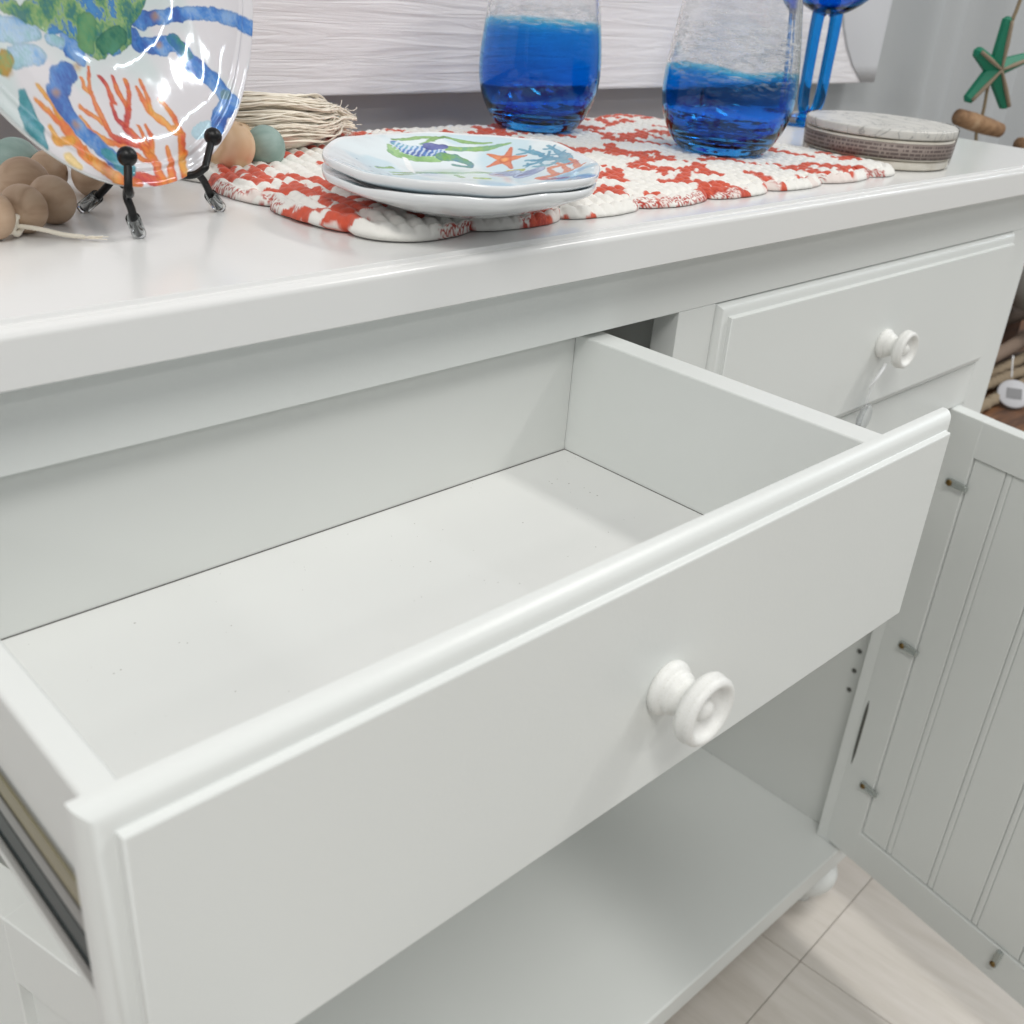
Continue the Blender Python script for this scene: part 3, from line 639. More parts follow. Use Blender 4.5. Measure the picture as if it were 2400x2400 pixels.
# ------------------------------------------------------------------ two small salad plates
S2 = {"sea1":[[-1.0,61.5],[-2.2,55.5],[5.4,53.7],[12.4,51.2],[18.5,47.3],[23.3,44.7]],"sea2":[[23.8,45.3],[29.9,41.4],[32.7,34.9],[33.0,30.5],[30.2,27.9],[25.5,33.3],[23.7,35.4]],"fin":[[22.8,57.0],[31.9,52.5]],"spine":[[4.7,64.5],[7.0,58.7],[13.5,55.5],[22.5,52.3],[26.3,48.4]],"g1":[[30.9,51.2],[40.5,45.6],[51.5,37.5],[64.2,31.2]],"g2":[[6.0,69.2],[22.8,67.2],[36.7,61.1]],"g3":[[38.3,61.6],[45.6,51.7],[57.3,39.9]],"g4":[[-24.9,31.4],[-6.3,30.6],[10.0,23.3],[27.4,16.7],[35.1,8.3]],"g5":[[-31.6,35.0],[-17.6,38.2]],"g6":[[19.7,60.4],[30.0,61.7],[38.3,61.6]],"star":[[50.2,20.4]],"c1":[[55.2,-27.9],[60.6,-10.9],[62.4,5.7],[62.3,21.1]],"c2":[[60.9,-13.0],[59.3,-3.8],[55.0,8.0]],"c3":[[63.2,-13.2],[69.1,-2.5],[72.6,8.5]],"c4":[[61.5,-5.1],[55.0,-0.7],[50.2,4.2]],"c5":[[63.0,3.8],[64.5,13.1]],"c6":[[61.3,-16.2],[53.3,-13.4],[51.1,-2.4]],"c7":[[57.5,-24.6],[66.3,-14.9],[69.1,-7.4]],"r1":[[38.7,-21.1],[40.9,-30.5],[45.1,-37.5],[55.6,-37.8]],"r2":[[40.9,-30.5],[46.2,-20.7],[49.9,-14.6]],"r3":[[44.4,-36.0],[53.3,-22.8],[55.3,-16.3]],"r4":[[49.8,-37.6],[57.6,-27.9],[60.7,-20.3]],"r5":[[49.9,-16.9],[53.3,-24.1],[57.8,-30.1]],"r6":[[37.8,-19.7],[35.9,-30.8],[32.4,-47.3]],"sh1":[[36.3,4.5]],"sh2":[[43.0,-7.2]],"y1":[[41.5,7.6],[46.1,1.1]],"y2":[[13.8,4.2],[18.5,0.5]],"k1":[[8.5,14.3],[8.0,9.7]],"rimL":[[-61.9,30.5]],"rimF":[[-12.3,-2.9]],"rimR":[[30.3,-62.0]],"rimB":[[26.9,66.5]]}
S2 = {k_: [[a * .93, b_ * .93] for a, b_ in v_] for k_, v_ in S2.items()}
view = np.array([.66, .75])   # long direction of the slightly oval rim
SPM = print_mat('glossy_melamine', .09, **{'Coat Weight': .6, 'Coat Roughness': .03})
n, l, p = nt(SPM); tc = n.new('ShaderNodeTexCoord'); t1 = n.new('ShaderNodeTexNoise'); t1.inputs['Scale'].default_value = 70; t1.inputs['Detail'].default_value = 1; l.new(tc.outputs['Object'], t1.inputs['Vector'])
b = n.new('ShaderNodeBump'); b.inputs['Strength'].default_value = .35; b.inputs['Distance'].default_value = .002; l.new(t1.outputs['Fac'], b.inputs['Height']); l.new(b.outputs[0], p.inputs['Normal'])
def salad(z0, label, seed, rot, cxy, paint_rot=0):
    nr, na = 150, 640
    rr = np.linspace(0, 1, nr) ** .85; th = np.linspace(0, 2 * np.pi, na, endpoint=False)
    rim = .0712 * (1 + .012 * np.sin(3 * th + seed) + .010 * np.sin(5 * th + seed * 2) + .008 * np.sin(9 * th + 1))
    rim *= 1 + .05 * np.cos(2 * (th - math.atan2(.75, .66)))
    rz_ = .0006 * np.sin(3 * th + 1 + seed) + .0004 * np.sin(7 * th + seed) + .0002 * np.sin(13 * th)
    LX = (rr[:, None] * (rim * np.cos(th))[None]).ravel(); LY = (rr[:, None] * (rim * np.sin(th))[None]).ravel(); rad = np.repeat(rr, na)
    LZ = .0055 + .0130 * sstep(.42, 1.08, rad) * 1.02 + rad ** 4 * np.tile(rz_, nr)
    pt = Paint(LX * 1000, LY * 1000, srgb(200, 224, 234), sx=1, warp=.5, wsc=.4)
    wv = fbm(LX * 35, LY * 35, 3); k = sstep(.44, .6, wv)[:, None] * .6
    pt.col = pt.col * (1 - k) + np.array(srgb(242, 246, 246)) * k
    g = [srgb(90, 145, 60), srgb(140, 185, 95), srgb(110, 170, 130)]; bl = [srgb(25, 70, 160), srgb(60, 120, 205), srgb(90, 170, 190)]
    for q_, w_ in (('g1', [2.2, 2.2, 2.6, 1.0]), ('g2', [1.2, 1.8, 1.0]), ('g3', [1.0, 1.8, .8]), ('g6', [.6, 1.6, 1.0])): pt.stroke(S2[q_], w_, g)
    pt.stroke(S2['g4'], [.5, 1.6, 1.4, 1.6, 1.2], g); pt.stroke([[a, b_ - 3] for a, b_ in S2['g4']], .8, g); pt.stroke(S2['g5'], 1.1, g); pt.stroke(S2['k1'], 1.8, g)
    pt.stroke(S2['y2'], 2.2, [srgb(215, 215, 70), srgb(150, 190, 70)]); pt.stroke(S2['y1'], 1.6, [srgb(220, 205, 80), srgb(150, 180, 80)])
    tq = [srgb(70, 150, 185), srgb(120, 185, 205)]
    for q_ in ('c1', 'c2', 'c3', 'c4', 'c5', 'c6', 'c7'): pt.stroke(S2[q_], [2, 1.4, .9], tq)
    for q_ in ('c1', 'c3', 'c4', 'c6'):
        P_ = np.array(S2[q_])
        for i in range(len(P_) - 1):
            m_ = (P_[i] + P_[i + 1]) / 2; dv = P_[i + 1] - P_[i]; pn_ = np.array([-dv[1], dv[0]]) * .35
            pt.stroke([m_, m_ + pn_ + dv * .3], [1, .6], tq); pt.stroke([m_, m_ - pn_ + dv * .3], [1, .6], tq)
    rd = [srgb(205, 70, 55), srgb(230, 130, 70), srgb(190, 50, 60)]
    for q_ in ('r1', 'r2', 'r3', 'r4', 'r5', 'r6'): pt.stroke(S2[q_], [1.8, 1.5, 1.1, .7], rd)
    pt.stroke(S2['sea1'], [2.5, 5, 6.5, 6.5, 5.2, 3.5], [srgb(105, 165, 70), srgb(150, 200, 120), srgb(80, 150, 90)]); pt.stroke(S2['spine'], [3, 4.6, 5, 4.2, 2.6], bl)
    P_ = np.array(S2['spine']); 
    for i in range(11):
        t = i / 10 * (len(P_) - 1.001); j = int(t); c_ = P_[j] + (P_[j + 1] - P_[j]) * (t - j); pt.stroke([c_ + (-5, -3), c_ + (4, 3)], [.3, .7], [srgb(215, 230, 245)], edge=0)
    pt.stroke(S2['sea2'], [4, 3.4, 2.6, 2.0, 1.6, 1.3, 1.2], [srgb(105, 165, 70), srgb(60, 130, 170)])
    pt.stroke(S2['fin'], [3.2, 2.0], [srgb(50, 60, 140), srgb(110, 120, 190)]); pt.stroke([[0, 46], [-6, 34], [-9, 27]], [1.6, 1.6, .6], [srgb(245, 248, 248)], edge=0)
    sx_, sy_ = S2['star'][0]
    for i in range(5):
        a_ = 2 * math.pi * i / 5 + .5; pt.stroke([[sx_, sy_], [sx_ + 11.5 * math.cos(a_), sy_ + 11.5 * math.sin(a_)]], [3.2, .8], [srgb(205, 80, 45), srgb(238, 140, 70)])
    pt.stroke([[sx_, sy_]], 1.8, [srgb(245, 175, 100)], edge=0, soft=1)
    for q_ in ('sh1', 'sh2'):
        c_ = S2[q_][0]; pt.stroke([[c_[0] - 3, c_[1] + 2], [c_[0] + 4, c_[1] - 2]], [5.2, 4.2], [srgb(140, 165, 215), srgb(185, 205, 230)], edge=.5)
        for k2 in range(-3, 4): pt.stroke([[c_[0] - 6 + abs(k2) * .4, c_[1] + 3 + k2 * .3], [c_[0] + 6 - abs(k2), c_[1] + k2 * 1.5 - 1]], .25, [srgb(60, 75, 130)], edge=0)
    for i in range(26): 
        a_ = 2.2 + rng.random() * 1.6; r_ = 35 + rng.random() * 26; pt.stroke([[r_ * math.cos(a_), r_ * math.sin(a_)]], .35 + .5 * rng.random(), [srgb(90, 130, 160)], edge=0, soft=.3)
    k = sstep(.952, .985, rad)[:, None]; pt.col = pt.col * (1 - k) + np.array(srgb(238, 241, 242)) * k
    W = np.stack([LX, LY, LZ], -1)
    backs = []
    for r_, dz in ((1.006, -.0006), (1.008, -.0018), (1.002, -.0034), (.985, -.0046), (.93, -.0066), (.82, -.0100), (.68, -.0136), (.58, -.0152), (.55, -.0162), (.50, -.0162), (.02, -.0155)):
        zz = .0185 + dz + (rz_ * (r_ ** 6) if r_ > .9 else 0) + 0 * th
        backs.append(np.stack([rim * np.cos(th) * r_, rim * np.sin(th) * r_, zz], -1))
    o, nv = grid_np('salad_plate', W, nr, na, SPM, None, backs)
    c = np.tile(np.array(srgb(236, 238, 240)), (nv, 1)); c[:len(pt.col)] = pt.col; setcol(o, c)
    o.location = (cxy[0], cxy[1], z0); o.rotation_euler = rot
    return tag(o, label, 'plate', 'small sea life plates stacked on the placemat')
salad(ZT + .0085, 'lower of the two stacked small plates, its pale rim showing beneath the seahorse plate', .7, (R(-1.0), R(-1.2), 0), (.3615, .0314))
salad(ZT + .0145, 'upper of the two stacked small plates, painted with a seahorse and orange starfish', .2, (0, R(-.5), 0), (.3620, .0320))

# ------------------------------------------------------------------ blue swirl glasses
def glass_mat(name, zb, amp, tilt, zs, clearcol=(.985, .99, .99), seed=0., froth=.0):
    m = mat(name, (1, 1, 1), .0, **{'Transmission Weight': 1.0, 'IOR': 1.45}); n, l, p = nt(m)
    tc = n.new('ShaderNodeTexCoord'); sx = n.new('ShaderNodeSeparateXYZ'); l.new(tc.outputs['Object'], sx.inputs[0])
    mp = n.new('ShaderNodeMapping'); mp.inputs['Location'].default_value = (seed, seed, 0); mp.inputs['Rotation'].default_value = (R(18), R(12), 0); mp.inputs['Scale'].default_value = (14, 14, 45); l.new(tc.outputs['Object'], mp.inputs[0])
    nz = n.new('ShaderNodeTexNoise'); nz.inputs['Scale'].default_value = 1.6; nz.inputs['Detail'].default_value = 5; nz.inputs['Distortion'].default_value = 1.5; l.new(mp.outputs[0], nz.inputs['Vector'])
    def M(op, a, b=None, c=None):
        k = n.new('ShaderNodeMath'); k.operation = op
        for i, v_ in enumerate((a, b, c)):
            if v_ is None: continue
            if isinstance(v_, (int, float)): k.inputs[i].default_value = v_
            else: l.new(v_, k.inputs[i])
        return k.outputs[0]
    lowf = n.new('ShaderNodeTexNoise'); lowf.inputs['Scale'].default_value = 22; lowf.inputs['Detail'].default_value = 2; l.new(tc.outputs['Object'], lowf.inputs['Vector'])
    zz = M('ADD', sx.outputs['Z'], M('MULTIPLY', M('SUBTRACT', lowf.outputs['Fac'], .5), amp))
    zz = M('ADD', zz, M('MULTIPLY', sx.outputs['X'], tilt))
    k = M('DIVIDE', M('SUBTRACT', zb, zz), zs)    # 0 at boundary, up to 1 deeper
    r = n.new('ShaderNodeValToRGB'); e = r.color_ramp.elements
    stops = [(0.0, clearcol), (.03, (.20, .68, .92)), (.12, (.05, .47, .88)), (.5, (.03, .38, .87)), (1.0, (.025, .33, .86))]
    while len(e) < len(stops): e.new(.5)
    for q_, (ps, c_) in zip(e, stops): q_.position = ps; q_.color = (*c_, 1)
    sw = M('ADD', k, M('MULTIPLY', M('SUBTRACT', nz.outputs['Fac'], .5), M('MULTIPLY', M('MINIMUM', M('MAXIMUM', k, 0), 1), .75)))
    l.new(sw, r.inputs[0]); l.new(r.outputs[0], p.inputs['Base Color'])
    # milky streaks of tiny bubbles round the colour line
    mp2 = n.new('ShaderNodeMapping'); mp2.inputs['Rotation'].default_value = (R(30), R(-24), R(10)); mp2.inputs['Scale'].default_value = (30, 30, 130); l.new(tc.outputs['Object'], mp2.inputs[0])
    n3 = n.new('ShaderNodeTexNoise'); n3.inputs['Scale'].default_value = 2.4; n3.inputs['Detail'].default_value = 8; n3.inputs['Roughness'].default_value = .7; n3.inputs['Distortion'].default_value = 1.0; l.new(mp2.outputs[0], n3.inputs['Vector'])
    band = M('SUBTRACT', 1.0, M('MINIMUM', 1.0, M('ABSOLUTE', M('DIVIDE', M('SUBTRACT', zz, zb + froth * .45), froth + .004))))
    f = M('MULTIPLY', band, M('MAXIMUM', M('MULTIPLY', M('SUBTRACT', n3.outputs['Fac'], .49), 6.0), 0)); f = M('MINIMUM', f, .55 if froth > .01 else .4)
    df = n.new('ShaderNodeBsdfPrincipled'); df.inputs['Base Color'].default_value = (.86, .88, .9, 1); df.inputs['Roughness'].default_value = .25; df.inputs['Transmission Weight'].default_value = .35
    mx = n.new('ShaderNodeMixShader'); l.new(f, mx.inputs[0]); l.new(p.outputs[0], mx.inputs[1]); l.new(df.outputs[0], mx.inputs[2])
    l.new(mx.outputs[0], n['Material Output'].inputs['Surface'])
    bp = n.new('ShaderNodeBump'); bp.inputs['Strength'].default_value = .04; bp.inputs['Distance'].default_value = .002; l.new(nz.outputs['Fac'], bp.inputs['Height']); l.new(bp.outputs[0], p.inputs['Normal'])
    return m
def tumbler(loc, rmax, label, m, rz):
    out = [(0, .0010), (.014, .0006), (.024, .0), (.029, .0008), (.0335, .0040), (.0382, .0100), (.0425, .0180), (.0457, .0270), (.0472, .0360), (.0475, .0450), (.0468, .0560), (.0453, .0680), (.0436, .0800), (.0418, .0920), (.0400, .1040), (.0384, .1150), (.0374, .1240)]
    s = rmax / .0475; out = [(r * s, z) for r, z in out]
    inn = [(r - .0021, z) for r, z in out[5:]][::-1]
    inn = [(inn[0][0] + .0010, inn[0][1] + .0012)] + inn[:-2] + [(.0375 * s, .0150), (.030 * s, .0105), (.018 * s, .0085), (0, .0080)]
    o = lathe('tumbler', smooth_prof(out + inn), m, None, 96, loc=loc); o.rotation_euler = (0, 0, rz)
    return tag(o, label, 'glass', 'stemless glasses on the placemat')
def smooth_prof(p):
    P = [(a, b) for a, b in p]; out = []
    for i in range(len(P) - 1):
        out.append(P[i])
    out.append(P[-1]); 
    # chaikin twice keeps the ends on the axis
    for _ in range(2):
        q = [out[0]]
        for i in range(len(out) - 1):
            a, b = out[i], out[i + 1]; q += [(a[0] * .75 + b[0] * .25, a[1] * .75 + b[1] * .25), (a[0] * .25 + b[0] * .75, a[1] * .25 + b[1] * .75)]
        q.append(out[-1]); out = q
    return out
GA = glass_mat('blue_swirl_glass_full', .0775, .004, .00, .075, seed=2., froth=.006)
GB = glass_mat('blue_swirl_glass_wavy', .0560, .016, .12, .055, seed=5., froth=.030)
tumbler((.6105, .2300, ZT + .0072), .0462, 'stemless glass behind the small plates, blue up to an almost level line', GA, 0)
tumbler((.6750, .1010, ZT + .0072), .0480, 'stemless glass in front of the coasters with a wavy blue lower half and frosty swirls', GB, .6)

# goblet, its stem built as two strands
GG = mat('blue_glass', (.01, .30, .84), .0, **{'Transmission Weight': 1.0, 'IOR': 1.45})
gx, gy = .9760, .2150
gob = empty('goblet', (gx, gy, ZT)); tag(gob, 'blue glass goblet, stem built as two strands, behind the coasters', 'goblet')
rl_(lathe('base', smooth_prof([(0, .0005), (.030, .0004), (.0395, .0008), (.0400, .0020), (.036, .0038), (.022, .0060), (.010, .0095), (.0045, .0125), (0, .0128)]), GG, gob, 72, mtx=Matrix.Translation((gx, gy, ZT))), gob)
dv = Vector((.77, -.63, 0))
for s in (-1, 1):
    c_ = Vector((gx, gy, ZT)) + dv * (s * .0090)
    rl_(tube('stem', [(gx + dv.x * s * .004, gy + dv.y * s * .004, ZT + .009), tuple(c_ + Vector((0, 0, .022)) - dv * s * .001), tuple(c_ + Vector((0, 0, .06))), tuple(c_ + Vector((0, 0, .094))), (gx + dv.x * s * .0075, gy + dv.y * s * .0075, ZT + .1010)], [.0050, .0055, .0056, .0060, .0072], GG, gob, 24, 8), gob)
rl_(lathe('bowl', smooth_prof([(0, .0975), (.012, .0985), (.020, .1020), (.030, .1085), (.040, .1180), (.046, .1320), (.047, .150), (.043, .180), (.0425, .1802), (.041, .180), (.0448, .150), (.0438, .1330), (.038, .1205), (.029, .1120), (.019, .1060), (.010, .1035), (0, .1030)]), GG, gob, 72, mtx=Matrix.Translation((gx, gy, ZT))), gob)

# ------------------------------------------------------------------ coaster stack in shrink wrap
cst = mat('stone_coaster', srgb(214, 209, 198), .7)
t_, mp_ = noise_bump(cst, 60, .3, .0008, 6); ramp_col(cst, t_.outputs['Fac'], [(.35, srgb(206, 200, 186)), (.5, srgb(222, 217, 205)), (.7, srgb(230, 226, 217))])
cc = (.8290, .0590)
ctop = mat('printed_coaster_top', srgb(214, 212, 206), .35)
t_, mp_ = noise_bump(ctop, 22, .02, .0003, 6); t_.inputs['Distortion'].default_value = 2.5
ramp_col(ctop, t_.outputs['Fac'], [(.40, srgb(216, 214, 208)), (.485, srgb(206, 205, 200)), (.50, srgb(150, 150, 148)), (.515, srgb(208, 206, 200)), (.7, srgb(220, 218, 213))])
zs = [0, .0068, .0148, .0222]; zh = [.0064, .0072, .0066, .0068]
names = ['bottom round stone coaster of the shrink-wrapped stack', 'second round coaster up in the wrapped stack, behind the printed band', 'third round coaster up in the wrapped stack, just under the top one', 'top round coaster of the wrapped stack with faint grey marbling']
for i in range(4):
    r = .0560 + .0008 * i; h = zh[i]
    o = lathe('coaster', [(0, 0), (r - .0012, 0), (r, .0012), (r, h - .0012), (r - .0012, h), (0, h)], [cst, ctop][i == 3], None, 96, loc=(cc[0], cc[1], ZT + .0006 + zs[i]))
    shade_auto(o, 50); tag(o, names[i], 'coaster', 'round coasters stacked in shrink wrap')
wrap = empty('wrapper', (cc[0], cc[1], ZT)); tag(wrap, 'clear shrink wrap with a brown printed text band round the coaster stack', 'wrapper')
FILM = mat('shrink_film', (1, 1, 1), .05); n, l, p = nt(FILM)
tr = n.new('ShaderNodeBsdfTransparent'); gl = n.new('ShaderNodeBsdfGlossy'); gl.inputs['Roughness'].default_value = .06
lw = n.new('ShaderNodeLayerWeight'); lw.inputs['Blend'].default_value = .08; mxs = n.new('ShaderNodeMixShader'); l.new(lw.outputs['Fresnel'], mxs.inputs[0]); l.new(tr.outputs[0], mxs.inputs[1]); l.new(gl.outputs[0], mxs.inputs[2])
tc = n.new('ShaderNodeTexCoord'); t1 = n.new('ShaderNodeTexNoise'); t1.inputs['Scale'].default_value = 60; t1.inputs['Detail'].default_value = 3; t1.inputs['Distortion'].default_value = 2; l.new(tc.outputs['Object'], t1.inputs['Vector'])
b = n.new('ShaderNodeBump'); b.inputs['Strength'].default_value = .6; b.inputs['Distance'].default_value = .003; l.new(t1.outputs['Fac'], b.inputs['Height']); l.new(b.outputs[0], gl.inputs['Normal'])
l.new(mxs.outputs[0], n['Material Output'].inputs['Surface'])
T0 = Matrix.Translation((cc[0], cc[1], ZT + .0006))
rl_(lathe('film', [(.0580, .0294), (.0590, .0284), (.0589, .0210), (.0583, .0130), (.0578, .0060), (.0572, .0010)], FILM, wrap, 128, mtx=T0), wrap)
BAND = mat('brown_text_band', srgb(160, 146, 138), .6); n, l, p = nt(BAND); tc = n.new('ShaderNodeTexCoord'); sx = n.new('ShaderNodeSeparateXYZ'); l.new(tc.outputs['Object'], sx.inputs[0])
# rows of tiny printed words (unreadable at this size): dashes along the band
at_ = n.new('ShaderNodeMath'); at_.operation = 'ARCTAN2'; l.new(sx.outputs['Y'], at_.inputs[0]); l.new(sx.outputs['X'], at_.inputs[1])
cb = n.new('ShaderNodeCombineXYZ'); a1 = n.new('ShaderNodeMath'); a1.operation = 'MULTIPLY'; a1.inputs[1].default_value = 22; l.new(at_.outputs[0], a1.inputs[0]); l.new(a1.outputs[0], cb.inputs[0])
z1 = n.new('ShaderNodeMath'); z1.operation = 'MULTIPLY'; z1.inputs[1].default_value = 360; l.new(sx.outputs['Z'], z1.inputs[0]); fl = n.new('ShaderNodeMath'); fl.operation = 'FLOOR'; l.new(z1.outputs[0], fl.inputs[0]); l.new(fl.outputs[0], cb.inputs[1])
fr = n.new('ShaderNodeMath'); fr.operation = 'FRACT'; l.new(z1.outputs[0], fr.inputs[0]); pp = n.new('ShaderNodeMath'); pp.operation = 'PINGPONG'; pp.inputs[1].default_value = .5; l.new(fr.outputs[0], pp.inputs[0])
g1 = n.new('ShaderNodeMath'); g1.operation = 'GREATER_THAN'; g1.inputs[1].default_value = .2; l.new(pp.outputs[0], g1.inputs[0])
tw = n.new('ShaderNodeTexNoise'); tw.inputs['Scale'].default_value = 1.7; tw.inputs['Detail'].default_value = 3; l.new(cb.outputs[0], tw.inputs['Vector'])
g2 = n.new('ShaderNodeMath'); g2.operation = 'GREATER_THAN'; g2.inputs[1].default_value = .45; l.new(tw.outputs['Fac'], g2.inputs[0])
gm = n.new('ShaderNodeMath'); gm.operation = 'MULTIPLY'; l.new(g1.outputs[0], gm.inputs[0]); l.new(g2.outputs[0], gm.inputs[1])
mx = n.new('ShaderNodeMix'); mx.data_type = 'RGBA'; mx.inputs['A'].default_value = (*srgb(160, 147, 140), 1); mx.inputs['B'].default_value = (*srgb(112, 99, 95), 1); l.new(gm.outputs[0], mx.inputs['Factor']); l.new(mx.outputs['Result'], p.inputs['Base Color'])
rl_(lathe('text_band', [(.0576, .0082), (.0579, .0082), (.0582, .0196), (.0579, .0196)], BAND, wrap, 128, mtx=T0, closed=True), wrap)

# ------------------------------------------------------------------ bead garland
WOOD = mat('raw_beech', srgb(200, 165, 130), .55)
n, l, p = nt(WOOD); tc = n.new('ShaderNodeTexCoord'); oi = n.new('ShaderNodeObjectInfo'); vm = n.new('ShaderNodeVectorMath'); vm.operation = 'ADD'
cmb = n.new('ShaderNodeCombineXYZ'); ml = n.new('ShaderNodeMath'); ml.operation = 'MULTIPLY'; ml.inputs[1].default_value = 5; l.new(oi.outputs['Random'], ml.inputs[0]); l.new(ml.outputs[0], cmb.inputs[0]); l.new(ml.outputs[0], cmb.inputs[2])
l.new(tc.outputs['Object'], vm.inputs[0]); l.new(cmb.outputs[0], vm.inputs[1])
wv = n.new('ShaderNodeTexNoise'); wv.inputs['Scale'].default_value = 130; wv.inputs['Detail'].default_value = 5; wv.inputs['Distortion'].default_value = .6
mp = n.new('ShaderNodeMapping'); mp.inputs['Scale'].default_value = (1, 1, .12); mp.inputs['Rotation'].default_value = (R(25), R(35), 0); l.new(vm.outputs[0], mp.inputs[0]); l.new(mp.outputs[0], wv.inputs['Vector'])
rw = ramp_col(WOOD, wv.outputs['Fac'], [(.25, srgb(168, 134, 104)), (.5, srgb(194, 162, 132)), (.75, srgb(206, 178, 150))])
hs = n.new('ShaderNodeHueSaturation'); mr = n.new('ShaderNodeMapRange'); mr.inputs[3].default_value = .82; mr.inputs[4].default_value = 1.08; l.new(oi.outputs['Random'], mr.inputs[0]); l.new(mr.outputs[0], hs.inputs['Value']); hs.inputs['Saturation'].default_value = .92
l.new(rw.outputs[0], hs.inputs['Color']); l.new(hs.outputs[0], p.inputs['Base Color'])
WOODL = mat('pale_beech', srgb(232, 200, 165), .5)
n, l, p = nt(WOODL); tc = n.new('ShaderNodeTexCoord'); wv = n.new('ShaderNodeTexWave'); wv.wave_type = 'RINGS'; wv.inputs['Scale'].default_value = 70; wv.inputs['Distortion'].default_value = 4
l.new(tc.outputs['Object'], wv.inputs['Vector']); ramp_col(WOODL, wv.outputs['Fac'], [(0, srgb(222, 188, 150)), (1, srgb(234, 204, 170))])
TEAL = mat('sea_green_stain', srgb(140, 172, 160), .6); t_, mp_ = noise_bump(TEAL, 120, .15, .0006, 4, (1, 1, .3)); ramp_col(TEAL, t_.outputs['Fac'], [(.35, srgb(134, 160, 152)), (.6, srgb(154, 177, 170)), (.75, srgb(170, 190, 184))])
YARN = mat('cream_cotton', srgb(248, 240, 224), .95, **{'Sheen Weight': .3})
gar = empty('bead_garland', (.22, .14, ZT)); tag(gar, 'wooden bead garland with sea green beads and cream tassels lying round the plate stand', 'garland')
def bead(x, y, z, r, m, sq=(1, 1, .93), rot=(0, 0, 0)):
    prof = [(.12 * r, -r)] + [(max(r * math.sin(math.pi * i / 24), .12 * r), -r * math.cos(math.pi * i / 24)) for i in range(1, 24)] + [(.12 * r, r)]
    prof = prof + [(.12 * r, 0)] if False else prof
    V, F = lathe_data(prof + [(.11 * r, r * .6), (.11 * r, -r * .6)], 36, True)
    o = frompy('bead', [(v[0] * sq[0], v[1] * sq[1], v[2] * sq[2]) for v in V], F, m, gar, True)
    o.location = Vector((x, y, z)) - gar.location; o.rotation_euler = rot; return o
L = (R(90), 0, R(35)); L2 = (R(80), R(20), R(-50)); 
bead(.2014, .1876, ZT + .0122, .0128, TEAL, rot=L)
bead(.1854, .1366, ZT + .0120, .0128, WOOD, (1, 1, .95), (R(90), 0, R(70)))
bead(.2105, .1712, ZT + .0103, .0106, WOOD, (1, 1, .85), (R(90), 0, R(50)))
bead(.2265, .1590, ZT + .0100, .0104, WOOD, (1, 1, .85), (R(90), 0, R(50)))
bead(.1872, .1100, ZT + .0105, .0107, WOOD, (1, 1, .84), (R(90), 0, R(121)))
bead(.1700, .0985, ZT + .0103, .0104, WOOD, (1, 1, .86), (R(90), 0, R(121)))
bead(.1545, .0925, ZT + .0103, .0104, WOOD, (1, 1, .8), (R(90), 0, R(110)))
bead(.3187, .1818, ZT + .0152, .0140, WOODL, (.96, .96, 1.04), (R(22), R(14), 0))
bead(.3432, .1852, ZT + .0138, .0122, TEAL, rot=(R(75), 0, R(60)))
bead(.3370, .2040, ZT + .0140, .0115, WOODL, rot=(R(75), 0, R(60)))
bead(.2960, .2010, ZT + .0120, .0120, WOODL, rot=(R(75), 0, R(80)))
bead(.2720, .2100, ZT + .0120, .0120, WOOD, rot=(R(75), 0, R(80)))
bead(.2480, .2080, ZT + .0120, .0120, WOOD, rot=(R(75), 0, R(100)))
# twisted cord with a knot and a frayed end, front left
def cord(path, rad, par, turns, sides=7, n=10, strands=3, name='cord', m=None):
    sp = np.array(smoothpath(path, n)); T = np.gradient(sp, axis=0); T /= np.linalg.norm(T, axis=1)[:, None]
    up_ = np.array([0, 0, 1.]); parts = []
    for s in range(strands):
        Pn = []
        for i in range(len(sp)):
            A_ = np.cross(T[i], up_); A_ /= np.linalg.norm(A_) + 1e-9; B_ = np.cross(A_, T[i]); a = 2 * math.pi * (turns * i / len(sp) + s / strands)
            Pn.append(sp[i] + rad * .52 * (math.cos(a) * A_ + math.sin(a) * B_))
        parts.append(tube_data(Pn, rad * .58, sides))
    V, F = merge(parts); return frompy(name, V, F, m or YARN, par, True)
rl_(cord([(.1585, .0960, ZT + .0045), (.1650, .0900, ZT + .0050), (.1720, .0845, ZT + .0040), (.1790, .0800, ZT + .0022), (.1850, .0742, ZT + .0018)], .0010, gar, 9, n=16), gar)
rl_(cord([(.1520, .1040, ZT + .0180), (.1610, .0985, ZT + .0165), (.1640, .0925, ZT + .0080), (.1610, .0895, ZT + .0040), (.1560, .0880, ZT + .0030), (.1500, .0900, ZT + .0020)], .0011, gar, 8, n=16), gar)
rl_(cord([(.1660, .0950, ZT + .0070), (.1635, .0900, ZT + .0090), (.1605, .0880, ZT + .0050), (.1630, .0905, ZT + .0020), (.1665, .0930, ZT + .0040)], .0012, gar, 6, n=16), gar)
parts = []
for i in range(22):
    a = np.array([.1842, .0750, ZT + .0016]); d = np.array([.0045, -.0052, 0]) + rng.normal(0, .0016, 3); d[2] = rng.random() * .0012
    parts.append(tube_data([a, a + d * .5 + rng.normal(0, .0003, 3), a + d], .00016, 4))
V, F = merge(parts); rl_(frompy('frayed_end', V, F, YARN, gar), gar)
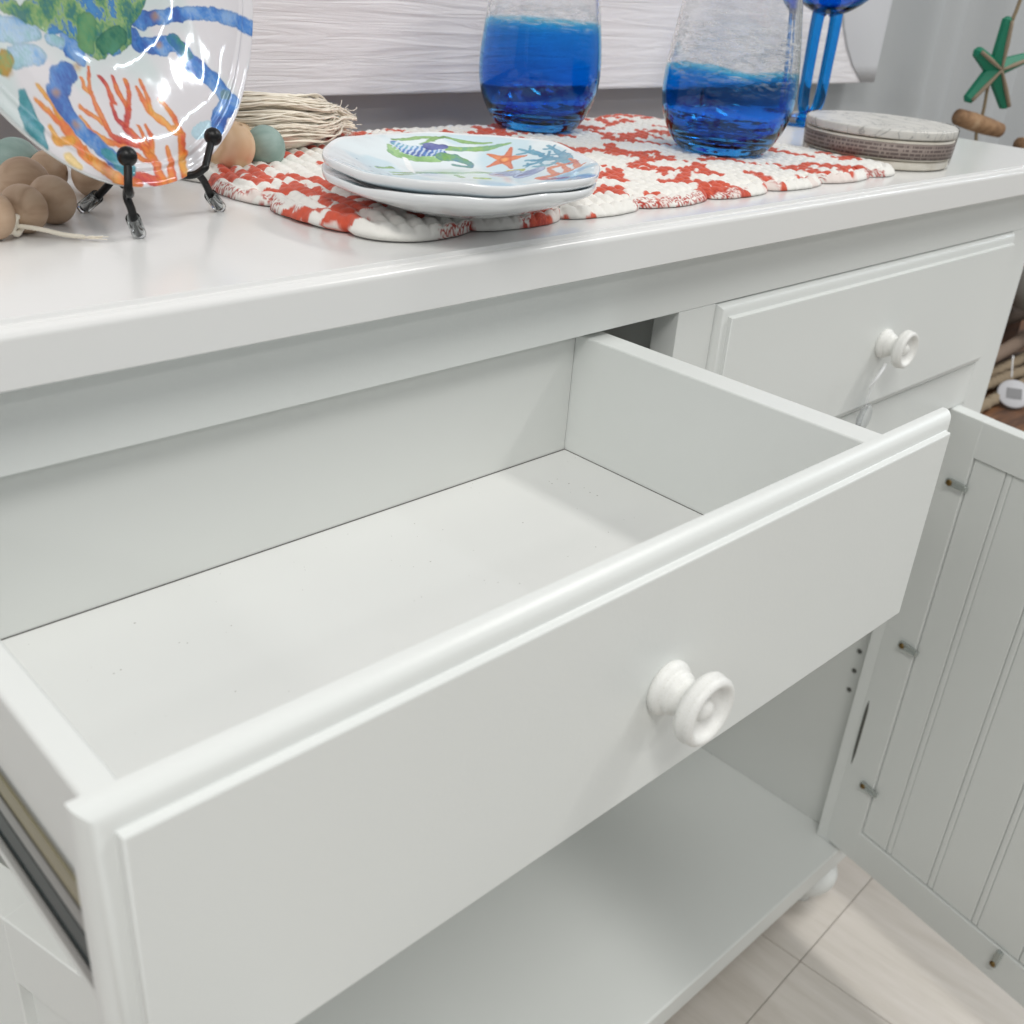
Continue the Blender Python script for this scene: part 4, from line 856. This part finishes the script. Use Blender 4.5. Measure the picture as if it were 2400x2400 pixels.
# tassel behind: bundle of plied yarns
parts = []
p0 = np.array([.328, .217, ZT + .020]); p1 = np.array([.440, .249, ZT + .012])
for i in range(280):
    q1, q2 = rng.normal(0, 1, 2); q3 = rng.random()
    q1 = np.clip(q1, -1.9, 1.9)
    n_ = 16; pts_ = []
    end = p1 + np.array([rng.normal(0, .002), q1 * .0085, 0])
    amp = rng.normal(0, .0004, 3); ph_ = rng.random(3) * 6.28; fr_ = 1.5 + rng.random(3) * 2.2
    hz_ = abs(rng.normal(0, 1))
    for k in range(n_):
        t = k / (n_ - 1); c_ = p0 * (1 - t) + end * t
        c_ = c_ + np.array([0, -.020 * math.sin(math.pi * min(1, t * 1.1)), 0])        # bows toward the plates
        spread = .35 + .65 * math.sin(math.pi * min(t * .9 + .1, 1)) ** .7
        c_ = c_ + np.array([-.3, 1, 0]) * q1 * .0080 * spread * (1 - t)
        top = .020 * (1 - t) ** 1.2 + .016 + .008 * math.sin(math.pi * t)
        c_[2] = ZT + .0065 + (top - .002) * min(1, .25 + .75 * q3) * (1 - .25 * (q1 * .5) ** 2) + .0025 * t * hz_
        c_ = c_ + amp * np.sin(fr_ * t * 6.28 + ph_) * (.4 + t)
        c_ = c_ + np.array([0, .0016 * math.sin(9 * t + 1.2 * q1) + .0008 * math.sin(21 * t + 2 * q1), .0013 * math.sin(11 * t + 1.5 * q1 + 1) * (.3 + t)])
        c_[2] = max(c_[2], ZT + .0068)
        pts_.append(c_)
    pts_ = smoothpath(pts_, 2)
    sp_ = np.array(pts_); tw_ = 14 + rng.random() * 6
    for s in (0, 1):
        Pn = [sp_[k] + .00036 * np.array([0, math.cos(tw_ * k / 3 + s * math.pi), math.sin(tw_ * k / 3 + s * math.pi)]) for k in range(len(sp_))]
        parts.append(tube_data(Pn, .00042, 4, False))
core = []
for k in range(14):
    t = k / 13; c_ = p0 * (1 - t) + p1 * t + np.array([0, -.020 * math.sin(math.pi * min(1, t * 1.1)), 0]); core.append((c_[0], c_[1], ZT + .0125 + .003 * (1 - t)))
Vc, Fc = tube_data(core, [.004 + .0035 * math.sin(math.pi * min(1, k / 13 + .15)) for k in range(14)], 14)
parts.append((Vc, Fc))
V, F = merge(parts); tas = rl_(frompy('tassel', V, F, YARN, gar, True), gar)
parts = []
for i in range(150):
    a = p1 + np.array([rng.normal(0, .002), rng.normal(0, .008), rng.random() * .016 - .003]); d = np.array([.0035, .001, rng.normal(0, .001)]) + rng.normal(0, .0008, 3)
    parts.append(tube_data([a, a + d * .6, a + d + rng.normal(0, .0006, 3)], .0002, 3, False))
V, F = merge(parts); rl_(frompy('tassel_fringe', V, F, YARN, gar), gar)

# ------------------------------------------------------------------ hanging starfish ornament
SFG = mat('weathered_green_paint', srgb(0, 120, 90), .55); SFW = mat('worn_driftwood_edge', srgb(140, 125, 105), .7)
JUTE = mat('jute_rope', srgb(140, 125, 100), .9)
orn = empty('starfish_ornament', (1.36, .20, .97)); tag(orn, 'green wooden starfish strung on jute above a short driftwood stick', 'ornament')
cS = Vector((1.353, .203, .9770)); uS = Vector((.92, -.38, 0)).normalized(); vS = Vector((0, 0, 1)); nS = uS.cross(vS); nS = -nS if nS.y > 0 else nS
arms = [(90 + 0, .054), (90 + 62, .038), (90 + 140, .046), (90 - 143, .051), (90 - 72, .044)]
V = []; F = []; Vr = []; Fr = []
k = len(arms); out_ = []
for i, (a, Lh) in enumerate(arms):
    an = arms[(i + 1) % k][0]; nxt = an + (360 if an < a else 0)
    tdir = (math.cos(R(a)), math.sin(R(a))); nd = (-tdir[1], tdir[0]); wd = .0078
    out_ += [(tdir[0] * Lh - nd[0] * wd * .72, tdir[1] * Lh - nd[1] * wd * .72), (tdir[0] * (Lh + .003), tdir[1] * (Lh + .003)), (tdir[0] * Lh + nd[0] * wd * .72, tdir[1] * Lh + nd[1] * wd * .72)]
    mid = R((a + nxt) / 2); out_.append((.0150 * math.cos(mid), .0150 * math.sin(mid)))
N = len(out_)
def S3(a, b_, c_): return tuple(cS + uS * a + vS * b_ + nS * c_)
V = [S3(a, b_, 0) for a, b_ in out_] + [S3(a, b_, -.006) for a, b_ in out_] + [S3(0, 0, .0085), S3(0, 0, -.006)]
ridge = []
for i in range(k): V.append(S3(out_[4 * i + 1][0] * .93, out_[4 * i + 1][1] * .93, .0045))
for i in range(k):
    a0, a1, a2, nm_, pv_ = 4 * i, 4 * i + 1, 4 * i + 2, 4 * i + 3, (4 * i - 1) % N; rt = 2 * N + 2 + i; ct = 2 * N
    F += [(pv_, a0, rt, ct), (a0, a1, rt), (a1, a2, rt), (a2, nm_, ct, rt)]
for i in range(N): j = (i + 1) % N; F.append((i, i + N, j + N, j))
F.append(tuple(range(N, 2 * N))[::-1])
sf = rl_(frompy('starfish', V, F, SFG, orn), orn)
for i in range(k):
    e = V[2 * N + 2 + i]; c0 = V[2 * N]
    rl_(tube('worn_ridge', [tuple(Vector(c0) + nS * .0002), tuple((Vector(c0) + Vector(e)) / 2 + nS * .0006), tuple(Vector(e) + nS * .0005)], [.0014, .0026, .0022], SFW, orn, 8, 4), orn)
rl_(cord([(1.3640, .2000, 1.09), (1.3620, .2000, 1.06), (1.3590, .2000, 1.045), (1.3540, .2000, 1.030)], .0022, orn, 5, name='rope', m=JUTE), orn)
rl_(cord([(1.3480, .2060, .972), (1.3490, .2060, .955), (1.3510, .2050, .935), (1.3520, .2050, .9200)], .0020, orn, 6, name='rope', m=JUTE), orn)
DW = mat('driftwood', srgb(150, 118, 88), .85); t_, mp_ = noise_bump(DW, 60, .8, .002, 6, (1, .3, 1)); ramp_col(DW, t_.outputs['Fac'], [(.35, srgb(118, 88, 62)), (.55, srgb(160, 126, 94)), (.75, srgb(186, 158, 128))])
rl_(tube('driftwood_stick', [(1.3160, .2180, .9225), (1.3400, .2100, .9175), (1.3650, .2000, .9120), (1.3850, .1930, .9080)], [.0095, .0105, .0100, .0085], DW, orn, 18, 6), orn)
rl_(cord([(1.3470, .2050, .9090), (1.3500, .2050, .9000), (1.3550, .2040, .8900)], .0020, orn, 4, name='rope', m=JUTE), orn)
o = tube('driftwood_stick', [(1.4350, .185, .8900), (1.4500, .180, .8890), (1.4700, .175, .8890)], [.009, .010, .009], DW, None, 16, 4)
tag(o, 'short driftwood stick at the right edge past the starfish ornament', 'driftwood')

# ------------------------------------------------------------------ things on the low stand right of the sideboard
BRN = mat('brown_wood', srgb(104, 70, 44), .5); t_, mp_ = noise_bump(BRN, 14, .2, .001, 6, (1, 7, 7)); ramp_col(BRN, t_.outputs['Fac'], [(.35, srgb(70, 44, 26)), (.55, srgb(112, 74, 46)), (.75, srgb(138, 98, 64))])
shf = empty('display_shelf', (1.5, .2, 0)); tag(shf, 'dark brown wooden display shelf standing past the right end of the sideboard', 'shelf')
rl_(box('top', 1.10, 2.3, .02, .30, .535, .555, BRN, shf, bev=.002), shf)
rl_(box('shelf_back', 1.10, 2.3, .28, .299, .10, .535, BRN, shf, bev=.002), shf)
for x in (1.11, 2.25):
    for y in (.03, .255): rl_(box('leg', x, x + .04, y, y + .04, 0, .535, BRN, shf, bev=.002), shf)
DKM = mat('black_board', (.02, .018, .017), .6)
rl_(box('lower_shelf', 1.12, 2.28, .03, .28, .43, .45, DKM, shf, bev=.002), shf)
rp_ = empty('rope_bundle', (1.5, .14, .60)); tag(rp_, 'beige braided rope bundle lying on the brown display shelf', 'rope')
for j in range(4):
    rl_(cord([(1.16 + i * .09, .125 + .02 * j + .004 * math.sin(i * 2 + j), .5635 + .0085 * (j % 2) + .014 * (j // 2)) for i in range(8)], .0085, rp_, 26, n=14, name='strand', m=mat('beige_rope', srgb(146, 130, 108), .9) if j == 0 else bpy.data.materials['beige_rope']), rp_)
GRW = mat('greyed_driftwood', srgb(128, 110, 96), .85); noise_bump(GRW, 30, .6, .002, 5, (.2, 1, 1))
for j, (y, z, r, lb) in enumerate(((.17, .602, .011, 'long greyed driftwood branch lying just above the beige rope'), (.215, .622, .014, 'thicker driftwood branch lying behind the thin one over the rope'))):
    o = tube('driftwood_branch', [(1.15 + i * .13, y + .012 * math.sin(i * 1.9 + j), z + .004 * math.cos(i * 2.3)) for i in range(6)], [r, r * 1.1, r, r * .9, r, r * .8], GRW, None, 14, 8); tag(o, lb, 'driftwood')
CER = mat('pale_grey_ceramic', srgb(176, 180, 178), .3)
o = lathe('bowl', smooth_prof([(0, 0), (.035, 0), (.040, .006), (.062, .030), (.075, .062), (.077, .070), (.074, .071), (.070, .062), (.056, .030), (.034, .010), (0, .008)]), CER, None, 64, loc=(1.66, .175, .642)); tag(o, 'pale grey ceramic bowl resting behind the rope at the right edge', 'bowl')
o = shade_auto(frombm('wood_block', bm_box(1.44, 1.75, .225, .262, .556, .72, .003), BRN)); tag(o, 'upright brown wooden block behind the grey bowl', 'wood block')
tg = empty('round_tag', (1.47, .10, .57)); tag(tg, 'white oval tag with a grey square print hanging by the rope', 'tag')
mt = Matrix.Translation((1.46, .1080, .5720)) @ Vector((-.55, -.35, .75)).normalized().to_track_quat('Z', 'Y').to_matrix().to_4x4()
rl_(lathe('disc', [(0, 0), (.0205, 0), (.0222, .001), (.0222, .0018), (.0200, .0026), (0, .0020)], mat('white_card', srgb(190, 190, 194), .5), tg, 48, mtx=mt), tg)
V = [mt @ Vector(q_) for q_ in ((-.010, -.008, .0030), (.010, -.008, .0030), (.010, .008, .0030), (-.010, .008, .0030))]
rl_(frompy('print', V, [(0, 1, 2, 3)], mat('grey_print', srgb(130, 130, 132), .6), tg), tg)
rl_(tube('string', [(1.471, .121, .5905), (1.474, .126, .606), (1.478, .130, .618)], .0012, WPL, tg, 8), tg)
